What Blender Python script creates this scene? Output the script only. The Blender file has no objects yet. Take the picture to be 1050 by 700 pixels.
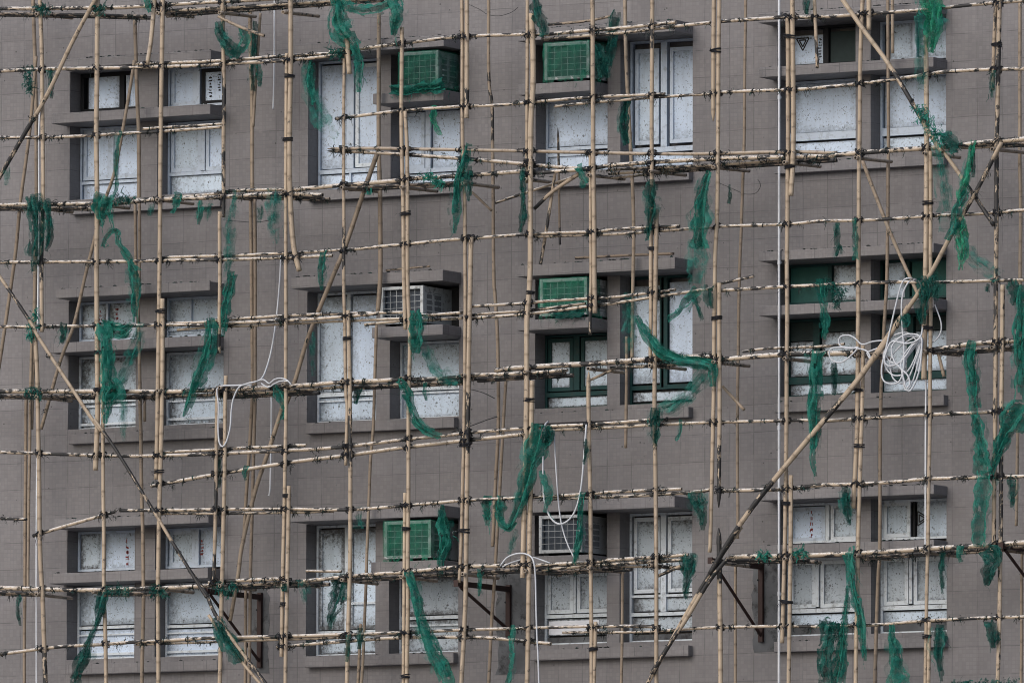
import bpy, bmesh, math, random
from mathutils import Vector, Matrix, noise as mnoise
random.seed(7)
RR = random.Random
scene = bpy.context.scene
COL = scene.collection
Z0 = 12.3                                   # height of the reference storey line above the street

# ------------------------------------------------------------------ camera (long lens from across the street)
PSI, TH, ROLL, F, D = math.radians(30), math.radians(5.049), math.radians(.147), 10726.5, 121.957
fw = Vector((-math.sin(PSI)*math.cos(TH), math.cos(PSI)*math.cos(TH), math.sin(TH)))
_r = Vector((math.cos(PSI), math.sin(PSI), 0)); _u = _r.cross(fw)
rt = _r*math.cos(ROLL)+_u*math.sin(ROLL); up = _u*math.cos(ROLL)-_r*math.sin(ROLL)
CAM = Vector((0, 0, Z0)) - fw*D
PXM = D/F                                   # metres per photo pixel at the facade
def W(px, py, Y):
    """a photo measurement, turned into the point it marks on the vertical plane y = Y"""
    d = fw + rt*((px-525)/F) + up*((350-py)/F)
    return CAM + d*((Y-CAM.y)/d.y)
cd = bpy.data.cameras.new('camera'); cam = bpy.data.objects.new('camera', cd); COL.objects.link(cam)
cd.sensor_width = 36; cd.lens = F/1050*36; cd.clip_start = 1; cd.clip_end = 2000
m = Matrix((rt, up, -fw)).transposed().to_4x4(); m.translation = CAM; cam.matrix_world = m
scene.camera = cam

# ------------------------------------------------------------------ materials
class NT:
    def __init__(s, name):
        s.mat = bpy.data.materials.new(name); s.mat.use_nodes = True
        s.t = s.mat.node_tree; s.t.nodes.clear(); s.out = s.n('ShaderNodeOutputMaterial')
    def n(s, typ, **kw):
        nd = s.t.nodes.new(typ)
        for k, v in kw.items(): setattr(nd, k, v)
        return nd
    def l(s, a, b): s.t.links.new(a, b)
    def setin(s, sock, v):
        if hasattr(v, 'is_output') or isinstance(v, bpy.types.NodeSocket): s.l(v, sock)
        elif isinstance(v, (tuple, list)) and len(v) == 3 and sock.type == 'RGBA': sock.default_value = (*v, 1)
        else: sock.default_value = v
    def math(s, op, a, b=0.0, c=0.0, clamp=False):
        nd = s.n('ShaderNodeMath', operation=op, use_clamp=clamp)
        s.setin(nd.inputs[0], a); s.setin(nd.inputs[1], b)
        if op in ('MULTIPLY_ADD', 'SMOOTH_MIN'): s.setin(nd.inputs[2], c)
        return nd.outputs[0]
    def mix(s, f, a, b, mode='MIX'):
        nd = s.n('ShaderNodeMix', data_type='RGBA', blend_type=mode)
        s.setin(nd.inputs[0], f); s.setin(nd.inputs[6], a); s.setin(nd.inputs[7], b)
        return nd.outputs[2]
    def ramp(s, v, lo, hi):
        nd = s.n('ShaderNodeMapRange'); nd.clamp = True
        s.setin(nd.inputs[0], v); nd.inputs[1].default_value = lo; nd.inputs[2].default_value = hi
        return nd.outputs[0]
    def pos(s, scale=(1, 1, 1)):
        tc = s.n('ShaderNodeTexCoord'); mp = s.n('ShaderNodeMapping'); s.l(tc.outputs['Object'], mp.inputs[0])
        mp.inputs['Scale'].default_value = scale
        return mp.outputs[0]
    def noise(s, vec, scale, detail=3, rough=.6):
        nd = s.n('ShaderNodeTexNoise'); s.l(vec, nd.inputs['Vector'])
        nd.inputs['Scale'].default_value = scale; nd.inputs['Detail'].default_value = detail; nd.inputs['Roughness'].default_value = rough
        return nd.outputs[0]
    def vor(s, vec, scale):
        nd = s.n('ShaderNodeTexVoronoi'); s.l(vec, nd.inputs['Vector']); nd.inputs['Scale'].default_value = scale
        return nd.outputs['Distance']
    def attr(s, name):
        return s.n('ShaderNodeAttribute', attribute_name=name).outputs['Fac']
    def finish(s, col, rough=.7, spec=.3, bump=None, bstr=.3, bdist=.01, alpha=None, metal=0.0):
        b = s.n('ShaderNodeBsdfPrincipled'); s.setin(b.inputs['Base Color'], col); s.setin(b.inputs['Roughness'], rough)
        b.inputs['Specular IOR Level'].default_value = spec; b.inputs['Metallic'].default_value = metal
        if bump is not None:
            bn = s.n('ShaderNodeBump'); s.l(bump, bn.inputs['Height']); bn.inputs['Strength'].default_value = bstr; bn.inputs['Distance'].default_value = bdist
            s.l(bn.outputs[0], b.inputs['Normal'])
        if alpha is not None: s.setin(b.inputs['Alpha'], alpha)
        s.l(b.outputs[0], s.out.inputs[0]); return s.mat

def mat_wall(name, base, joints=True):
    k = NT(name); p = k.pos(); sx = k.n('ShaderNodeSeparateXYZ'); k.l(p, sx.inputs[0])
    cb = k.n('ShaderNodeCombineXYZ'); k.l(k.math('ADD', sx.outputs[0], sx.outputs[1]), cb.inputs[0]); k.l(sx.outputs[2], cb.inputs[1])
    v = cb.outputs[0]
    wob = k.n('ShaderNodeVectorMath', operation='ADD'); k.l(v, wob.inputs[0])
    nz = k.n('ShaderNodeTexNoise'); k.l(v, nz.inputs['Vector']); nz.inputs['Scale'].default_value = 2.2
    sc = k.n('ShaderNodeVectorMath', operation='SCALE'); k.l(nz.outputs['Color'], sc.inputs[0]); sc.inputs['Scale'].default_value = .02
    k.l(sc.outputs[0], wob.inputs[1])
    def brick(w, h, mort, vec, off=0.0):
        b = k.n('ShaderNodeTexBrick', offset=off, squash=1.0); k.l(vec, b.inputs['Vector'])
        b.inputs['Scale'].default_value = 1; b.inputs['Mortar Size'].default_value = mort; b.inputs['Mortar Smooth'].default_value = .4
        b.inputs['Brick Width'].default_value = w; b.inputs['Row Height'].default_value = h; b.inputs['Bias'].default_value = 0
        b.inputs['Color1'].default_value = (0, 0, 0, 1); b.inputs['Color2'].default_value = (1, 1, 1, 1); b.inputs['Mortar'].default_value = (.5, .5, .5, 1)
        return b
    big = brick(.322, .318, .0060, wob.outputs[0]); small = brick(.0455, .0455, .004, wob.outputs[0])
    n1 = k.noise(p, .5, 4); n2 = k.noise(p, 9, 4); n3 = k.noise(p, 60, 2)
    nst = k.noise(k.pos((3, 3, .35)), 1.6, 4)
    c = k.mix(k.ramp(n1, .3, .7), tuple(x*.90 for x in base), tuple(x*1.08 for x in base))
    c = k.mix(k.math('MULTIPLY', k.ramp(nst, .5, .75), .20), c, tuple(x*.62 for x in base))
    c = k.mix(k.math('MULTIPLY', n2, .16), c, (.33, .31, .30))
    tone = k.n('ShaderNodeSeparateColor'); k.l(big.outputs['Color'], tone.inputs[0])
    c = k.mix(.07, c, big.outputs['Color'], 'OVERLAY'); c = k.mix(.07, c, small.outputs['Color'], 'OVERLAY')
    brk = k.ramp(k.noise(p, 2.4, 3), .34, .52)
    if joints:
        c = k.mix(k.math('MULTIPLY', small.outputs['Fac'], .15), c, tuple(x*.42 for x in base))
        c = k.mix(k.math('MULTIPLY', k.math('MULTIPLY', big.outputs['Fac'], brk), .55), c, tuple(x*.42 for x in base))
    sp = k.math('LESS_THAN', k.vor(p, 7.5), .075)
    c = k.mix(k.math('MULTIPLY', k.math('MULTIPLY', sp, k.ramp(k.noise(p, 1.3, 2), .5, .6)), .8), c, (.03, .03, .03))
    hgt = k.math('MULTIPLY_ADD', small.outputs['Fac'], -.5, k.math('MULTIPLY', n3, .4))
    return k.finish(c, .62, .35, hgt, .35, .004)
M_WALL = mat_wall('mosaic_tile_wall', (.142, .138, .147))
M_HOOD = mat_wall('mosaic_tile_hood', (.153, .149, .158))

def mat_board(name, base, speck, soot, tint=None):
    k = NT(name); p = k.pos(); oi = k.n('ShaderNodeObjectInfo')
    off = k.n('ShaderNodeVectorMath', operation='ADD'); k.l(p, off.inputs[0])
    cm = k.n('ShaderNodeCombineXYZ'); k.l(k.math('MULTIPLY', oi.outputs['Random'], 37), cm.inputs[0]); k.l(cm.outputs[0], off.inputs[1]); v = off.outputs[0]
    n1 = k.noise(v, 2.2, 4); n2 = k.noise(v, 26, 4, .7); n4 = k.noise(v, 8, 5, .7)
    c = k.mix(k.ramp(n1, .35, .65), tuple(x*.82 for x in base), base)
    c = k.mix(k.math('MULTIPLY', n2, .30), c, tuple(x*.60 for x in base))
    d1 = k.math('LESS_THAN', k.vor(v, 21), k.math('MULTIPLY', k.ramp(n4, .46, .72), .40*speck))
    d2 = k.math('MULTIPLY', k.ramp(k.noise(v, 44, 2, .6), .67-.06*speck, .71-.06*speck), k.ramp(n4, .30, .55))
    c = k.mix(k.math('MULTIPLY', d1, .75), c, (.05, .05, .055)); c = k.mix(k.math('MULTIPLY', d2, .6), c, (.05, .05, .055))
    stk = k.noise(k.pos((14, 14, 1.1)), 1.3, 4, .7); c = k.mix(k.math('MULTIPLY', k.ramp(stk, .50, .72), .32*speck), c, tuple(x*.5 for x in base))
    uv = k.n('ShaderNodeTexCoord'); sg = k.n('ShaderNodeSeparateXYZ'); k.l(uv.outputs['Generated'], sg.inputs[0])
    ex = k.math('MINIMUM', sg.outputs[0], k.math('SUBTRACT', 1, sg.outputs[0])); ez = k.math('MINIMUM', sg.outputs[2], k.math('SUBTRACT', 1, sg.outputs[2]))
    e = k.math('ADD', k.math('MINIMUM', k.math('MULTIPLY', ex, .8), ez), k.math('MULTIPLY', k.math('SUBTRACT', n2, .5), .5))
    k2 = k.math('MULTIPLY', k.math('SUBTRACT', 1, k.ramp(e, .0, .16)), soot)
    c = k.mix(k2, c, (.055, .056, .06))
    return k.finish(c, .55, .3, n2, .25, .004)
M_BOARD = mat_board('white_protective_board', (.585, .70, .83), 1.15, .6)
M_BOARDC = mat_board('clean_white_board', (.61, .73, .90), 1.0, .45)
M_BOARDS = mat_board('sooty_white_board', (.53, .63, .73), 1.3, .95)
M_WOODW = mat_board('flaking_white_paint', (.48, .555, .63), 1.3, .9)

def mat_simple(name, base, rough=.5, spec=.4, var=.25, dirt=.3, dirtcol=(.04, .04, .04), metal=0.0, dscale=14):
    k = NT(name); p = k.pos(); n1 = k.noise(p, 3, 3); n2 = k.noise(p, dscale, 5, .7)
    c = k.mix(n1, tuple(x*(1-var) for x in base), tuple(min(1, x*(1+var)) for x in base))
    c = k.mix(k.math('MULTIPLY', k.ramp(n2, .52, .66), dirt), c, dirtcol)
    return k.finish(c, rough, spec, n2, .2, .003, metal=metal)
M_ALU = mat_simple('grey_aluminium_frame', (.42, .50, .61), .4, .5, .15, .35)
M_WFR = mat_simple('white_painted_frame', (.55, .61, .67), .5, .4, .15, .5)
M_BLK = mat_simple('black_window_frame', (.012, .013, .016), .6, .15, .2, .1)
M_GFR = mat_simple('dark_green_frame', (.008, .040, .041), .55, .2, .3, .4)
M_RED = mat_simple('dark_red_paint_steel', (.028, .013, .012), .6, .3, .4, .5, (.02, .012, .01))
M_PIPE = mat_simple('white_plastic_pipe', (.58, .61, .66), .35, .5, .08, .15)
M_ROPE = mat_simple('white_hose', (.44, .465, .51), .5, .4, .08, .12, dscale=25)
M_ACW = mat_simple('offwhite_appliance_shell', (.40, .43, .45), .5, .4, .2, .7, dscale=18)
M_ACG = mat_simple('grimy_shaded_appliance_shell', (.34, .36, .38), .5, .4, .25, .6, dscale=16)  # darker copy of the shell: shade on the unit mixed into its grimy colour
M_ACV = mat_simple('shaded_vent_slots', (.15, .165, .18), .6, .3, .3, .5, dscale=30)
M_ACD = mat_simple('appliance_dark_coil', (.018, .030, .048), .5, .4, .4, .3, (.07, .08, .09), dscale=40)
M_NICHE = mat_simple('niche_dark_panel', (.028, .029, .031), .8, .2, .4, .3, (.06, .06, .06))  # near-black colour of the panels behind the air conditioners
M_LASH = mat_simple('black_plastic_lashing', (.010, .011, .015), .4, .5, .4, .1)
M_BURNT = mat_simple('burnt_melted_net', (.009, .013, .013), .6, .3, .6, .62, (.007, .065, .054))
M_CONC = mat_simple('bare_rough_concrete', (.095, .10, .108), .9, .15, .7, .9, (.03, .03, .032), dscale=5)
M_REDINK = mat_simple('red_print', (.23, .035, .035), .6, .2, .2, .1)
M_BLKINK = mat_simple('black_print', (.018, .018, .02), .6, .2, .2, .1)
M_PAPER = mat_simple('white_paper', (.70, .73, .80), .7, .2, .06, .1)
M_STREET = mat_simple('bounce_concrete_paving', (.24, .23, .22), .9, .2, .2, .3)  # unseen paving, kept pale to bounce light up under the ledges
def mat_glass(name, base, rough):
    k = NT(name); p = k.pos(); n2 = k.noise(p, 9, 4)
    return k.finish(k.mix(n2, tuple(x*.6 for x in base), tuple(x*1.4 for x in base)), rough, .15)
M_GLASSD = mat_glass('dark_dusty_glass', (.016, .030, .032), .5)
M_FILMG = mat_glass('green_filmed_glass', (.020, .085, .078), .5)

def mat_bamboo():
    k = NT('weathered_bamboo'); p = k.pos(); tone = k.attr('tone'); char = k.attr('char'); node = k.attr('node'); dust = k.attr('dust'); grain = k.attr('grain')
    cmb = k.n('ShaderNodeCombineXYZ'); k.l(k.math('MULTIPLY', grain, 5), cmb.inputs[0]); k.l(k.attr('along'), cmb.inputs[2])
    k.l(k.math('MULTIPLY', tone, 40), cmb.inputs[1])
    g1 = k.noise(cmb.outputs[0], 1.3, 4, .7); g2 = k.noise(p, 38, 4, .7); g3 = k.noise(p, 11, 5, .75); g4 = k.noise(cmb.outputs[0], .55, 3)
    pale = k.mix(k.ramp(g4, .35, .65), (.475, .395, .305), (.325, .255, .18)); brown = k.mix(g1, (.12, .093, .072), (.27, .215, .165))
    c = k.mix(tone, pale, brown)
    c = k.mix(k.math('MULTIPLY', k.ramp(g1, .47, .68), .52), c, (.17, .125, .088))
    c = k.mix(k.math('MULTIPLY', k.ramp(g4, .56, .74), .30), c, (.42, .40, .38))
    sp = k.math('MULTIPLY', k.ramp(g3, .59, .66), .80); c = k.mix(sp, c, (.06, .05, .045))
    c = k.mix(k.math('MULTIPLY', node, .62), c, (.15, .115, .085))
    geo = k.n('ShaderNodeNewGeometry'); sn = k.n('ShaderNodeSeparateXYZ'); k.l(geo.outputs['Normal'], sn.inputs[0])
    ash = k.math('MULTIPLY', k.math('MULTIPLY', k.ramp(sn.outputs[2], -.1, .55), dust), k.ramp(g2, .38, .52)); c = k.mix(k.math('MULTIPLY', ash, .85), c, (.62, .625, .63))
    cm2 = k.n('ShaderNodeCombineXYZ'); k.l(k.math('MULTIPLY', grain, .07), cm2.inputs[0]); k.l(k.attr('along'), cm2.inputs[2]); k.l(k.math('MULTIPLY', tone, 71), cm2.inputs[1])
    gA = k.noise(cm2.outputs[0], 7, 3, .7)
    amp = k.math('ADD', 1.0, k.math('ADD', k.math('MULTIPLY', k.math('SUBTRACT', gA, .5), 7.0), k.math('MULTIPLY', k.math('SUBTRACT', g3, .5), 3.0)))
    cc = k.math('MULTIPLY', char, amp); cm_ = k.ramp(cc, .46, .60)
    c = k.mix(cm_, c, k.mix(g2, (.008, .009, .010), (.035, .034, .035)))
    return k.finish(c, .55, .35, g2, .25, .004)
M_BAM = mat_bamboo()

def mat_net(name, c0, c1, lo, hi):
    k = NT(name); p = k.pos(); n1 = k.noise(p, 7, 4); n2 = k.noise(p, 55, 3, .7); nv = k.noise(k.pos((22, 22, 5)), 1, 4)
    c = k.mix(k.ramp(n1, .3, .7), c0, c1); c = k.mix(k.math('MULTIPLY', k.ramp(nv, .5, .7), .20), c, tuple(x*.35 for x in c0))
    c = k.mix(k.math('MULTIPLY', k.ramp(n2, .62, .72), .5), c, (.02, .03, .03))
    a = k.math('ADD', k.math('MULTIPLY', k.ramp(n1, .38, .66), hi-lo), lo); a = k.math('SUBTRACT', a, k.math('MULTIPLY', k.ramp(n2, .52, .70), .22), clamp=True)
    b = k.n('ShaderNodeBsdfPrincipled'); k.l(c, b.inputs['Base Color']); b.inputs['Roughness'].default_value = .6; b.inputs['Specular IOR Level'].default_value = .25
    tl = k.n('ShaderNodeBsdfTranslucent'); k.l(c, tl.inputs[0]); mx = k.n('ShaderNodeMixShader'); mx.inputs[0].default_value = .3
    k.l(b.outputs[0], mx.inputs[1]); k.l(tl.outputs[0], mx.inputs[2])
    tr = k.n('ShaderNodeBsdfTransparent'); m2 = k.n('ShaderNodeMixShader'); k.l(a, m2.inputs[0]); k.l(tr.outputs[0], m2.inputs[1]); k.l(mx.outputs[0], m2.inputs[2])
    k.l(m2.outputs[0], k.out.inputs[0]); return k.mat
M_NET = {'teal': mat_net('teal_safety_net', (.007, .120, .094), (.020, .215, .168), .66, .97),
         'dark': mat_net('dark_teal_net', (.004, .046, .041), (.009, .110, .092), .60, .96),
         'bright': mat_net('bright_green_net', (.012, .20, .12), (.030, .33, .20), .60, .98),
         'sheer': mat_net('sheer_teal_net', (.014, .145, .122), (.030, .23, .195), .06, .66),
         'cover': mat_net('green_net_wrap', (.008, .155, .095), (.014, .22, .135), .40, .66),
         'wrap': mat_net('dark_green_net_wrap', (.006, .10, .068), (.012, .18, .115), .42, .74)}

# ------------------------------------------------------------------ mesh helpers
def obj(name, bm, mat, parent=None, smooth=False):
    me = bpy.data.meshes.new(name); bm.to_mesh(me); bm.free(); me.materials.append(mat)
    if smooth:
        for f in me.polygons: f.use_smooth = True
    o = bpy.data.objects.new(name, me); COL.objects.link(o)
    if parent is not None: o.parent = parent
    return o
def tag(o, label, cat, group=None):
    o['label'] = label; o['category'] = cat
    if group: o['group'] = group
    return o
def empty(name, loc=(0, 0, 0)):
    o = bpy.data.objects.new(name, None); o.location = loc; o.empty_display_size = .2; COL.objects.link(o); return o
def box(bm, x0, x1, y0, y1, z0, z1):
    v = [bm.verts.new((x, y, z)) for x in (x0, x1) for y in (y0, y1) for z in (z0, z1)]
    for q in ((0, 1, 3, 2), (4, 6, 7, 5), (0, 4, 5, 1), (2, 3, 7, 6), (0, 2, 6, 4), (1, 5, 7, 3)): bm.faces.new([v[i] for i in q])
    return v
def bevel(bm, w=.008, seg=2):
    bmesh.ops.recalc_face_normals(bm, faces=bm.faces[:])
    bmesh.ops.bevel(bm, geom=bm.edges[:], offset=w, segments=seg, affect='EDGES', profile=.5)
def frame_of(t):
    a = Vector((0, 1, 0)) if abs(t.y) < .9 else Vector((1, 0, 0))
    n = t.cross(a).normalized(); return n, t.cross(n).normalized()
def smooth_pts(P, step):
    """Catmull-Rom through the points, resampled about every `step` metres"""
    if len(P) == 2:
        n = max(2, int((P[1]-P[0]).length/step)+1); return [P[0].lerp(P[1], i/(n-1)) for i in range(n)]
    out = []
    Q = [P[0]*2-P[1]]+P+[P[-1]*2-P[-2]]
    for i in range(1, len(Q)-2):
        n = max(1, int((Q[i+1]-Q[i]).length/step))
        for k in range(n):
            t = k/n; a, b, c, d = Q[i-1:i+3]
            out.append(.5*((2*b)+(c-a)*t+(2*a-5*b+4*c-d)*t*t+(3*b-a-3*c+d)*t**3))
    out.append(P[-1]); return out
def tube(bm, P, r, sides=6, cap=True, rfun=None):
    rings = []
    for i, p in enumerate(P):
        t = (P[min(i+1, len(P)-1)]-P[max(i-1, 0)])
        t = t.normalized() if t.length > 1e-9 else Vector((0, 0, 1))
        n, b = frame_of(t); rr = r if rfun is None else rfun(i/(max(1, len(P)-1)))
        rings.append([bm.verts.new(p+n*math.cos(2*math.pi*k/sides)*rr+b*math.sin(2*math.pi*k/sides)*rr) for k in range(sides)])
    for a, b in zip(rings, rings[1:]):
        for k in range(sides): bm.faces.new((a[k], a[(k+1) % sides], b[(k+1) % sides], b[k]))
    if cap:
        bm.faces.new(rings[0][::-1]); bm.faces.new(rings[-1])
    return rings
def strand(bm, p, d, ln, w, rng, seg=4, grav=.5):
    """one loose fibre: a thin crooked strip"""
    side = Vector((rng.uniform(-1, 1), rng.uniform(-1, 1), rng.uniform(-1, 1))).normalized()
    prev = None
    for i in range(seg+1):
        ww = w*(1-.6*i/seg); a, b = bm.verts.new(p-side*ww/2), bm.verts.new(p+side*ww/2)
        if prev: bm.faces.new((prev[0], prev[1], b, a))
        prev = (a, b)
        d = (d+Vector((rng.gauss(0, .5), rng.gauss(0, .4), rng.gauss(0, .5)-grav*.5))).normalized(); p = p+d*ln/seg
def tuft(bm, p, size, n, rng, grav=.6, w=(.006, .014)):
    for _ in range(n):
        d = Vector((rng.gauss(0, 1), rng.gauss(0, 1), rng.gauss(0, 1))).normalized()
        strand(bm, p+d*size*rng.uniform(0, .5), d, size*rng.uniform(.6, 1.7), rng.uniform(*w), rng, 4, grav)

# ------------------------------------------------------------------ the building
ROWS = {1: 2.75, 2: 0.0, 3: -2.75}
bld = empty('apartment_building', (0, 0, 0))
tag(bld, 'grey mosaic tiled apartment block with boarded windows behind the bamboo scaffold', 'building')
OPEN = []
BAYS = {'A': dict(op=[(-6.12, -5.17), (-4.885, -3.945)], top=.742, bot=-.80, hood=(-6.10, -3.94, .742, .855, .33), mid=(-6.17, -3.945, .09, .2126, .33), sill=(-6.05, -3.945, -.985, -.862, .10)),
        'B': dict(op=[(-2.79, -1.84), (-1.655, -.715)], top=.705, bot=-.845, hood=(-2.765, -.69, .705, .838, .42), sill=(-2.745, -.72, -.985, -.862, .10)),
        'C': dict(op=[(.312, 1.275), (1.445, 2.405)], top=.705, bot=-.80, hood=(.307, 2.405, .705, .842, .42), sill=(.32, 2.41, -.985, -.862, .10)),
        'D': dict(op=[(3.52, 4.54), (4.735, 5.71)], top=.748, bot=-.79, hood=(3.45, 5.72, .748, .86, .33), mid=(3.46, 5.72, .12, .235, .33), sill=(3.53, 5.73, -.975, -.855, .10))}
for r, dz in ROWS.items():
    for bay in BAYS.values():
        for a, b in bay['op']: OPEN.append((a, b, bay['bot']+dz+Z0, bay['top']+dz+Z0))
REC = .25
XL, XR, ZT = -13.0, 13.0, Z0+8.5
def build_wall():
    bm = bmesh.new()
    xs = sorted({XL, XR}|{v for o in OPEN for v in o[:2]}); zs = sorted({0.0, ZT}|{v for o in OPEN for v in o[2:]})
    vd = {}
    def V(x, y, z):
        key = (round(x, 4), round(y, 4), round(z, 4))
        if key not in vd: vd[key] = bm.verts.new(key)
        return vd[key]
    for i in range(len(xs)-1):
        for j in range(len(zs)-1):
            cx, cz = (xs[i]+xs[i+1])/2, (zs[j]+zs[j+1])/2
            if any(o[0] < cx < o[1] and o[2] < cz < o[3] for o in OPEN): continue
            bm.faces.new((V(xs[i], 0, zs[j]), V(xs[i+1], 0, zs[j]), V(xs[i+1], 0, zs[j+1]), V(xs[i], 0, zs[j+1])))
    dp = REC+.12
    for a, b, c, d in OPEN:
        q = lambda *p: bm.faces.new([bm.verts.new(x) for x in p])
        q((a, 0, c), (a, 0, d), (a, dp, d), (a, dp, c)); q((b, 0, c), (b, dp, c), (b, dp, d), (b, 0, d))
        q((a, 0, c), (a, dp, c), (b, dp, c), (b, 0, c)); q((a, 0, d), (b, 0, d), (b, dp, d), (a, dp, d))
        q((a, dp, c), (a, dp, d), (b, dp, d), (b, dp, c))
    q = lambda *p: bm.faces.new([bm.verts.new(x) for x in p])
    q((XL, 0, 0), (XL, 0, ZT), (XL, 9, ZT), (XL, 9, 0)); q((XR, 0, 0), (XR, 9, 0), (XR, 9, ZT), (XR, 0, ZT))
    q((XL, 0, ZT), (XR, 0, ZT), (XR, 9, ZT), (XL, 9, ZT)); q((XL, 9, 0), (XL, 9, ZT), (XR, 9, ZT), (XR, 9, 0))
    return obj('wall', bm, M_WALL, bld)
build_wall()
def slab(name, x0, x1, y0, y1, z0, z1):
    bm = bmesh.new(); box(bm, x0, x1, y0, y1, z0, z1); bevel(bm, .007, 2); return obj(name, bm, M_HOOD, bld)
LEDGE_B, LEDGE_C = (-1.652, -.69, .076, .20, .42), (.315, 1.272, .076, .20, .42)
for r, dz in ROWS.items():
    for bn, bay in BAYS.items():
        z = Z0+dz
        a, b, c, d, e = bay['hood']; slab('hood', a, b, -e, .003, c+z+.002, d+z)
        a, b, c, d, e = bay['sill']; slab('sill', a, b, -e, .003, c+z, d+z)
        if 'mid' in bay:
            a, b, c, d, e = bay['mid']; slab('ledge', a, b, -e, -.002, c+z, d+z)
            for o in bay['op']: slab('ledge', o[0]+.002, o[1]-.002, -.012, REC+.05, c+z+.003, d+z-.003)
        else:
            a, b, c, d, e = LEDGE_B if bn == 'B' else LEDGE_C
            slab('ledge', a, b, -e, -.002, c+z, d+z); o = bay['op'][1 if bn == 'B' else 0]; slab('ledge', o[0]+.002, o[1]-.002, -.012, REC+.05, c+z+.003, d+z-.003)

bm = bmesh.new(); rng = RR(77)                                    # burnt crumbs and flakes lying on the hoods and ledges
for r, dz in ROWS.items():
    for bay in BAYS.values():
        for key in ('hood', 'mid', 'sill'):
            if key not in bay: continue
            a_, b_, c_, d_, e_ = bay[key]
            for _ in range(46 if key == 'hood' else 12):
                s_ = rng.uniform(.006, .02); q = Vector((rng.uniform(a_+.03, b_-.03), -e_+.02+abs(rng.gauss(0, .05)), Z0+dz+d_+s_*.4))
                if q.y > -.01: continue
                t_ = bmesh.ops.create_icosphere(bm, subdivisions=1, radius=s_, matrix=Matrix.Translation(q))
                for v in t_['verts']: v.co = q+Vector(((v.co.x-q.x)*rng.uniform(.6, 2.2), (v.co.y-q.y)*rng.uniform(.6, 1.3), (v.co.z-q.z)*rng.uniform(.4, 1)))
o_ = obj('burnt_crumbs', bm, M_BURNT, bld); o_['kind'] = 'stuff'
def glyphs(bm, x, z0, z1, n, w, y, rng):
    """a column of small printed characters"""
    h = (z1-z0)/n
    for i in range(n):
        zc = z1-(i+.5)*h
        for s in range(4):
            if rng.random() < .5: box(bm, x+rng.uniform(-w*.5, 0), x+rng.uniform(w*.1, w*.5), y-.001, y, zc+rng.uniform(-.35, .3)*h, zc+rng.uniform(-.35, .3)*h+h*.1)
            else:
                xx = x+rng.uniform(-w*.4, w*.35); box(bm, xx, xx+w*.14, y-.001, y, zc-h*rng.uniform(.2, .38), zc+h*rng.uniform(.15, .38))
def tri_mark(bm, cx, cz, s, y, ang):
    """nested triangle outline printed on a board"""
    for k, sc in enumerate((1, .55)):
        pts = [(math.cos(ang+a)*s*sc, math.sin(ang+a)*s*sc) for a in (0, 2.094, 4.189)]
        for i in range(3):
            (x0, z0), (x1, z1) = pts[i], pts[(i+1) % 3]; d = Vector((x1-x0, 0, z1-z0)).normalized(); nrm = Vector((-d.z, 0, d.x))*.008
            c = Vector((cx, y-.001*(k*3+i+1)*.3, cz)); a, b = c+Vector((x0, 0, z0)), c+Vector((x1, 0, z1))
            bm.faces.new([bm.verts.new(v) for v in (a-nrm, b-nrm, b+nrm, a+nrm)])
def window(x0, x1, z0, z1, fm, vbars, hbars, panes, marks=None, border=.03, label=None, inset=0):
    """frame mesh; each pane a sub-part.  bars and panes in fractions of the opening"""
    w, h = x1-x0, z1-z0; bm = bmesh.new(); y0, y1 = REC-.02, REC+.05
    U = lambda u: x0+u*w; Vv = lambda v: z0+v*h
    box(bm, x0+.003, x0+border, y0, y1, z0+.003, z1-.003); box(bm, x1-border, x1-.003, y0, y1, z0+.003, z1-.003)
    box(bm, x0+border, x1-border, y0+.002, y1-.002, z0+.003, z0+border); box(bm, x0+border, x1-border, y0+.002, y1-.002, z1-border, z1-.003)
    for u, bw, v0, v1 in vbars: box(bm, U(u)-bw/2, U(u)+bw/2, y0-.004, y1-.004, Vv(v0)+border*.9, Vv(v1)-border*.9)
    for v, bw, u0, u1 in hbars: box(bm, U(u0)+border*.9, U(u1)-border*.9, y0-.001, y1-.006, Vv(v)-bw/2, Vv(v)+bw/2)
    wo = obj('window', bm, fm, bld)
    if label: wo['label'] = label
    for (u0, u1, v0, v1, pm, sub) in panes:
        b2 = bmesh.new(); X0, X1, ZA, ZB = U(u0)+.006, U(u1)-.006, Vv(v0)+.006, Vv(v1)-.006
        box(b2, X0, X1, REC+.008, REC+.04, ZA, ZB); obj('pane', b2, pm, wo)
        if sub:                                                      # casement: raised stiles and a sunk panel
            b3 = bmesh.new(); s = .045
            box(b3, X0, X0+s, REC-.012, REC+.006, ZA, ZB); box(b3, X1-s, X1, REC-.012, REC+.006, ZA, ZB)
            box(b3, X0+s, X1-s, REC-.011, REC+.006, ZA, ZA+s); box(b3, X0+s, X1-s, REC-.011, REC+.006, ZB-s, ZB)
            obj('casement', b3, sub, wo)
    for mk in marks or []:
        b2 = bmesh.new(); rng = RR(int(mk[1]*1000)); y = REC+.006
        if mk[0] == 'red': glyphs(b2, U(mk[1]), Vv(mk[2]), Vv(mk[3]), 5, .05, y, rng); obj('red_lettering', b2, M_REDINK, wo)
        elif mk[0] == 'blk': glyphs(b2, U(mk[1]), Vv(mk[2]), Vv(mk[3]), 7, .055, y, rng); obj('black_lettering', b2, M_BLKINK, wo)
        elif mk[0] == 'tri': tri_mark(b2, U(mk[1]), Vv(mk[2]), .095, y, mk[3]); obj('arrow_mark', b2, M_BLKINK, wo)
        elif mk[0] == 'paper': box(b2, U(mk[1]), U(mk[2]), y-.006, y, Vv(mk[3]), Vv(mk[4])); obj('paper_sheet', b2, M_PAPER, wo)
    return wo
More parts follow.
